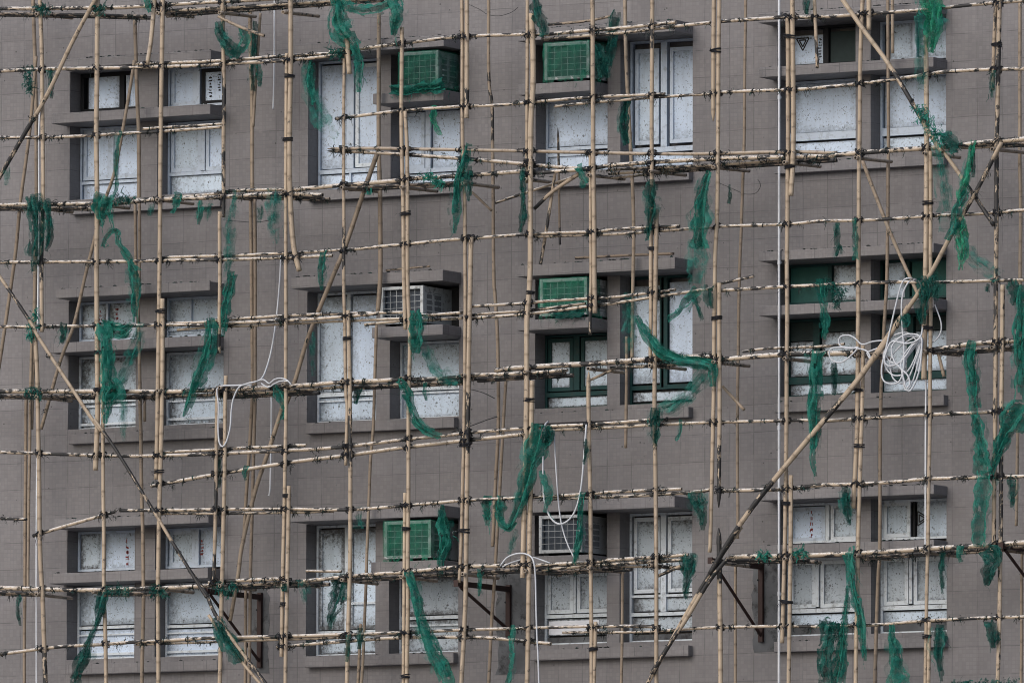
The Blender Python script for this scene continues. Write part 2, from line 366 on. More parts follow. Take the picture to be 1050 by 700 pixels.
B_, BC, BS, WP, GD, FG = M_BOARD, M_BOARDC, M_BOARDS, M_WOODW, M_GLASSD, M_FILMG
def zz(r, a, b): return Z0+ROWS[r]+a, Z0+ROWS[r]+b
aU, aL = (.262, .742), (-.80, .088)          # heights of the upper and lower lights in the paired bays
for r in (1, 2, 3):
    # --- left bay
    (xa, xb), (xc, xd) = BAYS['A']['op']; u0, u1 = zz(r, *aU); l0, l1 = zz(r, *aL)
    if r == 1:
        window(xa, xb, u0, u1, M_BLK, [(.62, .07, 0, 1)], [], [(.10, .57, .05, .93, BC, None), (.67, .97, .03, .96, BC, M_ALU)], border=.05)
        window(xc, xd, u0, u1, M_ALU, [(.45, .05, 0, 1)], [], [(.04, .42, .03, .97, BC, M_ALU), (.49, .96, .03, .95, BC, M_BLK)], [('blk', .62, .2, .75), ('blk', .75, .35, .8)])
        window(xa, xb, l0, l1, M_ALU, [(.48, .04, .27, 1)], [(.25, .035, 0, 1)], [(.04, .46, .28, .97, BC, M_ALU), (.50, .97, .28, .97, BC, M_ALU), (.04, .97, .03, .23, BC, None)])
        window(xc, xd, l0, l1, M_ALU, [(.53, .05, .30, 1)], [(.30, .04, 0, 1)], [(.04, .50, .32, .97, B_, M_ALU), (.56, .97, .32, .97, BC, M_ALU), (.04, .97, .03, .28, B_, None)])
    if r == 2:
        window(xa, xb, u0, u1, M_ALU, [(.42, .03, 0, 1)], [], [(.03, .40, .02, .98, BS, None), (.44, .97, .02, .98, BS, None)], [('red', .3, .3, .8), ('red', .55, .25, .85)])
        window(xc, xd, u0, u1, M_ALU, [(.36, .02, .2, 1)], [(.2, .03, 0, 1)], [(.03, .97, .03, .98, B_, None)])
        window(xa, xb, l0, l1, M_WFR, [], [(.40, .05, 0, 1), (.32, .02, 0, 1), (.08, .03, 0, 1)], [(.03, .97, .43, .98, BS, None), (.03, .97, .02, .37, BS, None)])
        window(xc, xd, l0, l1, M_WFR, [], [(.43, .05, 0, 1), (.34, .02, 0, 1), (.10, .03, 0, 1)], [(.03, .97, .46, .98, B_, None), (.03, .97, .02, .40, BS, None)])
    if r == 3:
        window(xa, xb, u0, u1, M_ALU, [(.37, .05, 0, 1)], [], [(.03, .35, .03, .97, BS, None), (.40, .97, .03, .97, BC, None)], [('red', .72, .1, .8)])
        window(xc, xd, u0, u1, M_ALU, [(.47, .05, 0, 1)], [], [(.05, .44, .05, .95, BS, M_ALU), (.50, .97, .03, .97, BC, None)], [('red', .53, .3, .7)])
        window(xa, xb, l0, l1, M_WFR, [], [(.44, .035, 0, 1), (.34, .02, 0, 1), (.08, .03, 0, 1)], [(.03, .97, .47, .98, B_, None), (.03, .97, .02, .41, BC, None)])
        window(xc, xd, l0, l1, M_WFR, [], [(.42, .035, 0, 1), (.33, .02, 0, 1), (.08, .03, 0, 1)], [(.03, .97, .45, .98, B_, None), (.03, .97, .02, .39, BC, None)])
    # --- second bay: tall window, short window under the air conditioner
    (xa, xb), (xc, xd) = BAYS['B']['op']; t0, t1 = zz(r, -.845, .705); s0, s1 = zz(r, -.845, .074); n0, n1 = zz(r, .203, .705)
    if r == 1:
        window(xa, xb, t0, t1, M_ALU, [(.47, .09, .15, 1), (.47, .02, .0, .15)], [(.15, .05, 0, 1)], [(.03, .41, .17, .97, BC, None), (.53, .97, .17, .97, BC, M_WFR), (.03, .97, .02, .13, BC, None)])
        window(xc, xd, s0, s1, M_ALU, [(.40, .07, .2, 1)], [(.2, .05, 0, 1)], [(.03, .35, .22, .96, BC, M_ALU), (.45, .97, .22, .96, BC, None), (.03, .97, .02, .17, B_, None)])
    if r == 2:
        window(xa, xb, t0, t1, M_WFR, [(.46, .045, .24, 1)], [(.22, .05, 0, 1), (.17, .02, 0, 1)], [(.03, .43, .24, .97, B_, None), (.49, .97, .24, .97, BC, None), (.03, .97, .02, .20, B_, None)])
        window(xc, xd, s0, s1, M_WFR, [], [(.40, .05, 0, 1), (.34, .02, 0, 1)], [(.03, .97, .43, .97, B_, None), (.03, .97, .02, .37, B_, None)])
    if r == 3:
        window(xa, xb, t0, t1, M_WFR, [(.44, .05, .18, 1)], [(.40, .03, .44, 1), (.18, .05, 0, 1)], [(.03, .41, .20, .97, BS, WP), (.47, .97, .20, .97, B_, WP), (.03, .97, .02, .16, BS, None)])
        window(xc, xd, s0, s1, M_WFR, [], [(.46, .04, 0, 1), (.36, .02, 0, 1)], [(.03, .97, .49, .97, WP, WP), (.03, .97, .02, .43, WP, None)])
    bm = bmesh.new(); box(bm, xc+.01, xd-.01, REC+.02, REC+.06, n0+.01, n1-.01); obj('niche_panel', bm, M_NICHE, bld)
    # --- third bay: air conditioner niche with short window, tall window to its right
    (xa, xb), (xc, xd) = BAYS['C']['op']; t0, t1 = zz(r, -.80, .705); s0, s1 = zz(r, -.80, .074)
    if r == 1:
        window(xa, xb, s0, s1, M_ALU, [], [(.34, .04, 0, 1), (.26, .03, 0, 1)], [(.03, .97, .37, .97, BC, None), (.03, .97, .02, .30, BC, None)])
        window(xc, xd, t0, t1, M_ALU, [(.47, .08, .15, 1)], [(.15, .06, 0, 1)], [(.06, .40, .19, .94, B_, M_ALU), (.54, .97, .19, .94, BC, M_ALU), (.03, .97, .02, .12, BC, None)])
    if r == 2:
        window(xa, xb, s0, s1, M_GFR, [(.44, .08, .22, 1)], [(.20, .05, 0, 1)], [(.03, .39, .24, .96, BS, M_GFR), (.49, .97, .24, .96, BS, M_GFR), (.03, .97, .03, .17, BS, None)])
        window(xc, xd, t0, t1, M_GFR, [(.47, .10, .12, 1), (.455, .03, .12, 1)], [(.14, .05, 0, 1)], [(.03, .41, .17, .93, B_, None), (.53, .97, .17, .95, BC, None), (.03, .97, .03, .11, BS, None)])
    if r == 3:
        window(xa, xb, s0, s1, M_WFR, [(.42, .03, .40, 1)], [(.39, .04, 0, 1)], [(.03, .40, .42, .97, WP, M_WFR), (.44, .97, .42, .97, WP, M_WFR), (.03, .97, .13, .36, WP, None), (.02, .98, .01, .12, M_CONC, None)], [('paper', .05, .75, .15, .33)])
        window(xc, xd, t0, t1, M_WFR, [(.47, .07, .22, 1)], [(.36, .03, 0, 1), (.22, .04, 0, 1)], [(.05, .42, .38, .97, WP, M_WFR), (.52, .97, .38, .97, WP, M_WFR), (.05, .97, .24, .35, WP, None), (.03, .97, .08, .20, WP, None), (.02, .98, .01, .07, M_CONC, None)])
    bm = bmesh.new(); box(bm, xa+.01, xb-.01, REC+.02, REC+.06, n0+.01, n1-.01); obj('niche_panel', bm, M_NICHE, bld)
    # --- right bay
    (xa, xb), (xc, xd) = BAYS['D']['op']; u0, u1 = zz(r, .285, .748); l0, l1 = zz(r, -.79, .118)
    if r == 1:
        window(xa, xb, u0, u1, M_BLK, [(.50, .07, 0, 1)], [], [(.03, .46, .03, .80, BC, None), (.54, .97, .03, .85, GD, None)], [('tri', .19, .62, -1.571), ('blk', .41, .2, .7)])
        window(xc, xd, u0, u1, M_ALU, [(.46, .05, 0, 1)], [], [(.12, .43, .03, .96, B_, None), (.50, .97, .03, .96, B_, None)])
        window(xa, xb, l0, l1, M_ALU, [], [(.30, .07, 0, 1), (.25, .02, 0, 1)], [(.03, .97, .34, .97, BC, None), (.03, .97, .02, .22, BC, None)])
        window(xc, xd, l0, l1, M_ALU, [], [(.30, .07, 0, 1), (.25, .02, 0, 1)], [(.05, .97, .34, .97, BC, None), (.03, .97, .02, .22, B_, None)])
    if r == 2:
        window(xa, xb, u0, u1, M_GFR, [(.55, .05, 0, 1)], [], [(.03, .52, .04, .96, FG, None), (.58, .97, .04, .96, BS, None)])
        window(xc, xd, u0, u1, M_GFR, [(.36, .06, 0, 1)], [], [(.06, .32, .04, .94, B_, None), (.40, .97, .04, .96, FG, None)])
        window(xa, xb, l0, l1, M_GFR, [(.38, .08, .22, 1)], [(.22, .08, 0, 1)], [(.03, .33, .27, .72, BS, None), (.03, .33, .72, .97, GD, None), (.43, .97, .27, .82, BS, None), (.43, .97, .82, .97, GD, None), (.03, .97, .03, .18, BS, None)])
        window(xc, xd, l0, l1, M_GFR, [(.40, .08, .22, 1)], [(.22, .08, 0, 1)], [(.03, .36, .27, .95, BS, None), (.45, .97, .27, .78, B_, None), (.45, .97, .78, .96, GD, None), (.03, .97, .03, .18, B_, None)])
    if r == 3:
        window(xa, xb, u0, u1, M_WFR, [(.52, .05, 0, 1)], [], [(.03, .49, .03, .92, BC, M_ALU), (.55, .97, .03, .96, BS, M_WFR)], [('red', .30, .12, .85)])
        window(xc, xd, u0, u1, M_WFR, [], [], [(.03, .40, .06, .96, BS, M_WFR), (.41, .455, .03, .96, M_BLK, None), (.47, .97, .03, .96, B_, None)], [('tri', .53, .52, 0)])
        window(xa, xb, l0, l1, M_WFR, [(.39, .04, .35, 1)], [(.33, .05, 0, 1)], [(.03, .37, .36, .97, WP, M_WFR), (.42, .97, .36, .97, WP, M_WFR), (.03, .97, .15, .29, B_, None), (.02, .98, .02, .14, M_CONC, None)])
        window(xc, xd, l0, l1, M_WFR, [(.40, .04, .35, 1)], [(.33, .05, 0, 1)], [(.03, .37, .36, .97, WP, M_WFR), (.43, .97, .36, .97, WP, M_WFR), (.03, .97, .15, .29, B_, None), (.02, .98, .02, .14, M_CONC, None)])
# bare concrete where tiles were cut away round the bracket feet
def patch(px0, px1, py0, py1, seed):
    rng = RR(seed); a, b = W(px0, py0, 0), W(px1, py1, 0); bm = bmesh.new(); n = 14
    L = [[], []]
    for i in range(n+1):
        z = a.z+(b.z-a.z)*i/n
        for s, x in ((0, a.x), (1, b.x)): L[s].append(bm.verts.new((x+rng.uniform(-.025, .025), -.004, z+rng.uniform(-.01, .01))))
    for i in range(n): bm.faces.new((L[0][i], L[0][i+1], L[1][i+1], L[1][i]))
    bmesh.ops.recalc_face_normals(bm, faces=bm.faces[:]); obj('concrete_patch', bm, M_CONC, bld)
patch(510, 541, 588, 690, 1); patch(772, 797, 575, 668, 2); patch(256, 275, 600, 690, 3)
st = bmesh.new(); box(st, -220, 220, -260, 0, -.4, 0); so = obj('street', st, M_STREET); so['kind'] = 'structure'  # unseen street, added for the light it bounces onto the facade
st = bmesh.new(); box(st, -900, 900, -900, 900, -1.2, -.41); so = obj('ground', st, M_STREET); so['kind'] = 'structure'  # wider unseen ground in the same bounce colour

# ------------------------------------------------------------------ bamboo poles
YO, YL, YI = -1.22, -1.16, -.50             # outer uprights, outer ledgers, inner uprights
POLES = []
def add_attr(me, name, vals):
    a = me.attributes.new(name, 'FLOAT', 'POINT'); a.data.foreach_set('value', vals)
def place(o, base):
    o.data.transform(Matrix.Translation(-base)); o.location = base
def pole(label, group, pts, Y, w, tone=.1, char=(), soot=.0, dust=.0, tip=(0, 0), name='bamboo_pole', wob=1.0, ext=True):
    """one bamboo cane through measured points; char = (from, to) fractions that are burnt black"""
    seed = len(POLES)*7+11; rng = RR(seed)
    pts = [tuple(p) for p in pts]
    if ext:                                                          # canes that leave the picture run on past it
        def out(p, q, k):
            L = math.hypot(p[0]-q[0], p[1]-q[1]); s = k/L; return (p[0]+(p[0]-q[0])*s, p[1]+(p[1]-q[1])*s)+tuple(p[2:])
        edge = lambda p: p[1] <= 6 or p[1] >= 697 or p[0] <= 2 or p[0] >= 1049
        if edge(pts[0]): pts[0] = out(pts[0], pts[1], 55)
        if edge(pts[-1]): pts[-1] = out(pts[-1], pts[-2], 55)
    P = smooth_pts([W(p[0], p[1], p[2] if len(p) > 2 else Y) for p in pts], .05)
    n = len(P); L = sum((P[i+1]-P[i]).length for i in range(n-1)); r0 = w*PXM/2*(.92 if group == G_LG else .94)
    ph = [rng.uniform(0, 100) for _ in range(3)]; amp = .006*wob*min(1, L/1.5)
    cum, s = [], 0.0
    for i in range(n):
        if i: s += (P[i]-P[i-1]).length
        cum.append(s)
    Q = [p+Vector((mnoise.noise(Vector((cum[i]*1.3, ph[0], 0))), .6*mnoise.noise(Vector((cum[i]*1.3, ph[1], 0))), mnoise.noise(Vector((cum[i]*1.3, ph[2], 0)))))*amp for i, p in enumerate(P)]
    nodes, x = [], rng.uniform(.05, .25)
    while x < L: nodes.append(x); x += rng.uniform(.20, .36)
    flip = rng.random() < .5
    # cross-sections: the regular ones plus three at every node
    S = sorted(set([round(c, 4) for c in cum if all(abs(c-k) > .03 for k in nodes)]+[0.0, round(L, 4)]+[round(min(max(k+d, 0), L), 4) for k in nodes for d in (-.02, -.006, .006, .02)]))
    def at(sv):
        for i in range(n-1):
            if sv <= cum[i+1]+1e-6:
                t = (sv-cum[i])/max(1e-9, cum[i+1]-cum[i]); return Q[i].lerp(Q[i+1], min(1, max(0, t)))
        return Q[-1].copy()
    bm = bmesh.new(); sides = 10; rings = []; A = {'char': [], 'node': [], 'along': [], 'grain': []}
    C = [at(s_) for s_ in S]
    for i, (s_, c) in enumerate(zip(S, C)):
        t = (C[min(i+1, len(C)-1)]-C[max(i-1, 0)]).normalized(); nn, bb = frame_of(t)
        dn = min([abs(s_-k) for k in nodes] or [9]); u = s_/L
        rr = r0*(1+.05*(1-2*(u if flip else 1-u)))*(1.06 if dn < .008 else 1.015 if dn < .022 else 1)
        if tip[0] and s_ < .10: rr *= .25+.75*s_/.10
        if tip[1] and L-s_ < .10: rr *= .25+.75*(L-s_)/.10
        ch = soot
        for a, b, *v_ in char:
            d_ = max(a-u, u-b, 0)*L
            if d_ < .12: ch = max(ch, (1-d_/.12)*(v_[0] if v_ else .85))
        ring = []
        for k in range(sides):
            an = 2*math.pi*k/sides; ring.append(bm.verts.new(c+nn*math.cos(an)*rr+bb*math.sin(an)*rr))
            A['char'].append(ch); A['node'].append(1.0 if dn < .009 else .25 if dn < .03 else 0); A['along'].append(s_*1.0+ph[0]); A['grain'].append(abs(an-math.pi)/math.pi*3)
        rings.append(ring)
    for a, b in zip(rings, rings[1:]):
        for k in range(sides): bm.faces.new((a[k], a[(k+1) % sides], b[(k+1) % sides], b[k]))
    for ring, c, d in ((rings[0], C[0], C[1]), (rings[-1], C[-1], C[-2])):    # hollow cut ends
        inn = [bm.verts.new(c+(v.co-c)*.68) for v in ring]; dp = (d-c).normalized()*.03; deep = [bm.verts.new(v.co+dp) for v in inn]
        for k in range(sides):
            bm.faces.new((ring[k], inn[k], inn[(k+1) % sides], ring[(k+1) % sides])); bm.faces.new((inn[k], deep[k], deep[(k+1) % sides], inn[(k+1) % sides]))
        bm.faces.new(deep)
        for _ in range(sides): A['char'].append(soot); A['node'].append(0); A['along'].append(0); A['grain'].append(1)
        for _ in range(sides): A['char'].append(.95); A['node'].append(0); A['along'].append(0); A['grain'].append(1)  # shade inside the hollow painted black through the char value
    bmesh.ops.recalc_face_normals(bm, faces=bm.faces[:])
    nv = len(bm.verts); o = obj(name, bm, M_BAM, None, True); me = o.data
    for k, v in A.items(): add_attr(me, k, v)
    add_attr(me, 'tone', [min(1, max(0, tone+rng.uniform(-.10, .22)))]*nv); add_attr(me, 'dust', [dust]*nv)
    place(o, C[0] if C[0].z < C[-1].z else C[-1]); tag(o, label, 'bamboo pole', group)
    POLES.append(dict(o=o, px=[p[:2] for p in pts], Y=Y, r=r0, C=C, S=S, L=L, group=group, kind=None)); return POLES[-1]
def lash(P, fn):
    """a lashing mesh, built in world space and hung under its pole as a part"""
    bm = bmesh.new(); fn(bm); bm.transform(Matrix.Translation(-P['o'].location)); return obj('lashing', bm, M_LASH, P['o'])

G_UP, G_IN, G_LG, G_BR, G_DK = 'outer bamboo uprights', 'inner bamboo uprights near the wall', 'horizontal bamboo ledgers', 'slanting bamboo braces', 'sooty bamboo deck poles of the platforms'
COLX = (40, 99, 165, 229, 294, 354, 415, 478, 542, 607, 670, 735, 808, 881, 951, 1021)
def U(desc, col, w, pts, tone=.08, **k):
    k['soot'] = k.get('soot', 0)+.19; p = pole(f'{desc} outer bamboo upright {col}', G_UP, pts, k.pop('Y', YO), w, tone, **k); p['kind'] = 'up'; return p
def I(desc, col, w, pts, tone=.72, **k):
    p = pole(f'{desc} inner bamboo upright {col}', G_IN, pts, k.pop('Y', YI), w, tone, dust=.0, soot=.15, **k); p['kind'] = 'in'; return p
def LG(desc, w, pts, tone=.1, soot=.30, dust=.9, **k):
    rg = RR(int(abs(pts[0][0])*7+pts[0][1]*3)); x0, x1 = pts[0][0], pts[-1][0]; cr = list(k.pop('char', ()))
    for cx in COLX:
        if x0 < cx < x1:
            if rg.random() < .75: u = (cx-x0+rg.uniform(-3, 6))/(x1-x0); h = rg.uniform(3, 12)/(x1-x0); cr.append((u-h*.4, u+h))
    k['char'] = cr; soot = soot+.10
    p = pole(f'{desc}', G_LG, pts, k.pop('Y', YL), w, tone, soot=soot, dust=dust, **k); p['kind'] = 'lg'; return p
def BR(desc, w, pts, Y=-1.285, tone=.2, **k):
    p = pole(desc, k.pop('group', G_BR), pts, Y, w, tone, **k); p['kind'] = 'br'; return p
def DK(desc, w, pts, Y, **k):
    p = pole(desc, G_DK, pts, Y, w, .8, soot=k.pop('soot', .72), dust=.25, **k); p['kind'] = 'dk'; return p

c1 = 'left of the left bay'; c2 = 'before the first window column'; c3 = 'before the left bay pillar'; c4 = 'along the right edge of left bay'
c5 = 'left of the second bay'; c6 = 'before the second bay tall windows'; c7 = 'at left side of second bay air conditioners'; c8 = 'right of the second bay air conditioners'
c9 = 'left of third bay air conditioners'; c10 = 'right of third bay air conditioners'; c11 = 'before the third bay tall windows'; c12 = 'right of the third bay tall windows'
c13 = 'beside the white drainpipe'; c14 = 'before the right bay pillar'; c15 = 'before the rightmost window column'; c16 = 'near the right edge of the facade'
U('long weathered upper', c1, 4.5, [(41, 0), (43, 70), (43.8, 140), (44, 206), (42.5, 280), (43, 340)], .15, char=[(.70, .86)])
U('pale lower', c1, 5, [(36, 338), (39, 420), (41, 560), (43.5, 610), (45, 650), (46.5, 700)], .05, char=[(.80, .99)])
U('thick pale upper', c2, 5.4, [(100, 0), (99.5, 66), (98.7, 140), (99.5, 210), (99, 280), (99.5, 350), (100, 420), (98, 482)], .05)
U('slim lower', c2, 4.3, [(104.5, 360), (105.2, 420), (106.5, 560), (107, 620), (109, 702)], .1)
U('pale upper', c3, 4.8, [(167, 0), (166, 60), (164.8, 140), (163.5, 280), (161.5, 420), (160, 491)], .05)
U('lapped lower', c3, 4.8, [(166.5, 306), (166.2, 420), (162.5, 560), (162.4, 702)], .1, Y=YO+.01)
U('twisted charred top', c4, 4.5, [(228, 2), (229.5, 80), (229, 140), (229.2, 223)], .3, char=[(.5, .62), (.78, .98)], soot=.1)
U('short burnt-ended middle', c4, 4.2, [(225, 217), (225.5, 280), (224.5, 362)], .08, char=[(.93, 1, 2)])
U('pale lower', c4, 4.6, [(231.5, 385), (230.7, 420), (230, 500), (228.5, 560), (227, 620), (225, 702)], .05)
U('short sooty lapped', c4, 4.2, [(223.2, 396), (222.5, 420), (220.5, 555), (219, 597)], .3, char=[(.5, .6), (.88, .98)])
U('thick pale top', c5, 5.6, [(298, 3), (298, 60), (297, 140), (297.5, 200), (301, 250), (307, 278)], .0)
U('slim long', c5, 4.0, [(294, 55), (293, 140), (293.2, 280), (293, 420), (292, 500), (290.5, 560), (288.5, 673)], .12, Y=YO+.01)
U('pale bottom', c5, 4.3, [(296.2, 498), (295.3, 560), (292.5, 702)], .05, Y=YO-.01)
U('slim brownish top', c6, 3.6, [(353, 46), (352.4, 140), (352.5, 280), (353.3, 330), (354.5, 400), (356, 420), (354.5, 477)], .3, char=[(.44, .52)])
U('lower', c6, 4.6, [(357, 318), (357.8, 350), (359, 420), (359, 560), (357, 650), (355.5, 702)], .15, char=[(.24, .36)])
U('short thick hollow stub of', c6, 5.6, [(355.5, 36), (358.3, 76)], .02, Y=YO-.04, ext=False)
U('slim upper', c7, 4.2, [(412, 28), (411.6, 140), (413, 200), (414, 280), (415.5, 338)], .05)
U('long pale', c7, 4.4, [(415.3, 114), (417.6, 160), (418, 280), (420, 350), (419, 420), (418.4, 560), (417.4, 702)], .05, Y=YO+.01)
U('short lapped bottom', c7, 3.8, [(415.2, 505), (414.6, 560), (413.4, 702)], .1, Y=YO+.02)
U('slim sooty long', c8, 3.8, [(473.6, 0), (474.4, 140), (476.6, 210), (477, 280), (476, 420), (472.7, 560), (471, 597)], .2)
U('thick whitish top', c8, 5.0, [(478.6, 0), (478.8, 60), (478.4, 121)], .0, Y=YO-.01, char=[(.86, .9)])
U('lower pale', c8, 5.0, [(483, 243), (482.3, 280), (480, 420), (478.2, 560), (476, 640), (473, 702)], .05, char=[(.33, .425, 2)])
U('slim top', c9, 3.8, [(541, 0), (540.4, 140), (540, 188)], .08, Y=YO+.01)
U('thick pale', c9, 5.8, [(545, 14), (547, 80), (544.2, 140), (543.5, 280), (540.5, 330), (539.8, 420), (536.7, 560), (536, 592)], .03, Y=YO-.01)
U('lower', c9, 5.2, [(545.6, 390), (545.2, 420), (543, 560), (540.6, 702)], .05)
U('pale upper', c10, 5.0, [(607.4, 0), (608, 60), (608.2, 140), (609.3, 220), (609.4, 280), (610, 321)], .05)
U('slim sooty hanging', c10, 3.4, [(605, 155), (606, 276), (605.6, 300), (605, 343)], .3, Y=YO+.01, char=[(.9, 1)])
U('pointed lower', c10, 4.4, [(604, 381), (603.5, 420), (606, 560), (606.3, 702)], .12, tip=(1, 0))
U('short lapped bottom', c10, 3.8, [(611, 637), (609, 702)], .1, Y=YO+.01)
U('slim upper', c11, 4.4, [(669, 0), (668.2, 140), (668, 210), (667.6, 280), (667, 377)], .12, char=[(.19, .23)])
U('long lower', c11, 4.6, [(673, 214), (672.2, 280), (671.2, 420), (672.2, 500), (672.6, 560), (673, 702)], .1, Y=YO-.01)
U('pointed hanging top', c12, 4.6, [(732, 0), (731.4, 80), (731, 124)], .02, tip=(0, 1), ext=True)
U('pale upper', c12, 4.4, [(737.4, 0), (736.2, 140), (735.4, 220), (733, 280), (731.5, 420), (728.2, 560), (727.5, 566)], .08, Y=YO+.01)
U('lapped middle with burnt pointed foot', c12, 4.6, [(737.4, 290), (737.6, 420), (737.4, 460), (737, 520)], .06, char=[(.76, 1, 3)], tip=(0, 1))
U('bottom with burnt pointed head', c12, 5.2, [(737, 541), (738, 600), (739, 702)], .04, char=[(0, .2, 3)], tip=(1, 0))
U('slim upper', c13, 4.6, [(807.6, 17), (808, 140), (807, 280), (806.5, 420), (804.6, 560), (802, 659)], .06, Y=YO+.01)
U('thick split-footed top', c13, 5.2, [(812.4, 0), (813.5, 140), (811, 201)], .03)
U('lower', c13, 4.5, [(811, 487), (810.6, 560), (808.6, 702)], .05)
U('long pale upper', c14, 4.6, [(885, 0), (883, 30), (881.4, 140), (880.2, 280), (879.2, 420), (877.5, 470), (875, 521)], .04)
U('short thick stub of', c14, 5.4, [(891, 0), (891, 31)], .0, Y=YO-.01)
U('pale lower', c14, 4.4, [(885, 353), (884, 420), (880, 560), (877.4, 702)], .04, Y=YO+.01)
U('thick broken-footed upper', c15, 5.4, [(949.5, 36), (950, 140), (949.2, 280), (947, 389)], .08)
U('slim long lower', c15, 4.0, [(954, 155), (954.4, 280), (953.6, 420), (951.2, 560), (948.7, 702)], .15, Y=YO+.01)
U('short lapped bottom', c15, 4.0, [(953, 637), (952, 702)], .08)
U('slim hanging top', c16, 3.8, [(1021, 0), (1018, 93)], .2, soot=.15)
U('charred upper', c16, 4.8, [(1025, 0), (1022.4, 140), (1021.4, 280), (1020.6, 420), (1019, 560)], .25, soot=.2, char=[(.18, .23), (.36, .46)])
U('blackened lapped lower', c16, 4.6, [(1028, 292), (1027, 420), (1026, 560), (1023, 702)], .15, char=[(.28, .55)], soot=.12, Y=YO+.01)
U('white painted hanging', 'above the left bay pillar', 5.0, [(158.5, -4), (156, 30), (151, 66)], .0, dust=1.0)
U('short dangling', 'before the upper panes of right bay', 3.8, [(835, 0), (837.5, 50), (838.2, 70)], .08, char=[(.82, 1)])
# inner row
I('slim', 'left of the left bay, topmost', 4.4, [(34, 0), (37.4, 140), (36, 285), (33, 400), (32, 440)])
I('leaning', 'far left, slanting down to the edge', 4.0, [(37, 58), (30, 140), (21, 206), (13, 280), (-3, 388)], .6, Y=-.7)
I('lower left twin', 'left of the left bay', 3.8, [(27, 405), (25.5, 560), (25, 702)])
I('lower right twin', 'left of the left bay', 3.4, [(33, 330), (31, 420), (29, 560), (29, 606)], Y=YI-.03)
I('grey', 'before the left bay pillar, upper', 4.4, [(138, 18), (140.5, 100), (142.2, 140), (142.5, 206)], .62)
I('thin double', 'under the top left sill', 3.6, [(138.5, 208), (139.5, 280), (142, 330), (144, 412)], .7)
I('thin second', 'under the top left sill', 3.4, [(142.8, 206), (143, 280), (141.5, 330)], .75, Y=YI-.03)
I('grey lower', 'before the left bay pillar', 4.2, [(143, 395), (145, 480), (147, 590), (146.5, 640), (145.5, 702)], .62)
I('short broken', 'below middle platform of left bay', 3.2, [(148.5, 400), (148.5, 432)], .75, Y=YI-.03, ext=False)
I('thick upper', 'between the left and second bays', 4.6, [(256.5, 8), (257, 50), (258.2, 100), (258.8, 196)], .55)
I('thin leaning', 'between the left and second bays', 3.2, [(267, 14), (264, 60), (259.5, 130)], .6, Y=YI-.05)
I('paired left', 'between the left and second bays', 4.0, [(257, 204), (258, 280), (258.6, 400), (257, 440), (253, 500), (250, 556)], .62)
I('paired right', 'between the left and second bays', 3.8, [(261, 204), (261.6, 280), (261.6, 400), (261, 440), (257.5, 560), (255.5, 702)], .75, Y=YI-.03)
I('short lower', 'between the left and second bays', 3.6, [(252, 600), (251.5, 702)], .7)
I('grey upper', 'before the second bay pillar', 4.6, [(388.5, 14), (388.4, 140), (390, 204)], .55)
I('middle', 'before the second bay pillar', 5.0, [(389.6, 190), (390, 280), (387.5, 320)], .62)
I('thin middle', 'below second bay ledge', 3.4, [(386, 333), (384.3, 392), (382.5, 440), (380, 470), (378, 520), (376.5, 560), (372, 680), (370, 702)], .6, Y=YI-.03)
I('short lower lapped', 'below second bay', 3.4, [(370, 639), (367, 702)], .55)
I('sooty upper', 'between second and third bays', 3.8, [(501, 0), (501.2, 76), (504, 104), (505.2, 140), (506.4, 280), (507.4, 300), (510.4, 350), (511, 420), (508, 500), (505, 560)], .62, char=[(.22, .32)])
I('lower', 'between second and third bays', 3.6, [(519, 385), (517, 420), (509, 560), (506, 610), (504, 640), (501, 702)], .7, Y=YI-.03)
I('pointed', 'below the top row of third bay', 2.6, [(572, 131), (573, 178), (574, 251)], .75, tip=(1, 0), char=[(0, .3), (.9, 1)], Y=-.8)
I('slim upper', 'before the third bay pillar', 4.0, [(641, 0), (642, 60), (646, 140), (649.5, 220), (649.2, 280), (648, 368)], .5)
I('lower', 'before the third bay pillar', 3.4, [(642.5, 345), (642, 420), (641.4, 459)], .6, Y=YI-.03)
I('bottom', 'before the third bay pillar', 3.2, [(638.6, 578), (637, 702)], .6)
I('thin long upper', 'between third and right bays', 3.4, [(764.4, 0), (763, 140), (760, 230), (758.3, 280), (756.4, 420), (756.4, 552)], .52)
I('thin bottom', 'between third and right bays', 3.4, [(754, 578), (754, 702)], .55)
I('slim upper', 'before the right bay pillar', 3.8, [(910.4, 0), (911, 140), (910.6, 180), (909.4, 280), (907, 330), (903, 420), (902, 560), (900, 600), (897, 702)], .55)
I('short second', 'beside the right bay pillar top', 3.6, [(915, 0), (915.2, 55)], .5, Y=YI-.03)
I('upper', 'at the right border', 3.8, [(1046, 3), (1045.5, 140), (1046.6, 200), (1046, 300)], .55)
I('lower', 'at the right border', 3.4, [(1043.5, 440), (1042, 539)], .5)
I('bottom', 'at the right border', 3.2, [(1048, 556), (1047, 702)], .62)
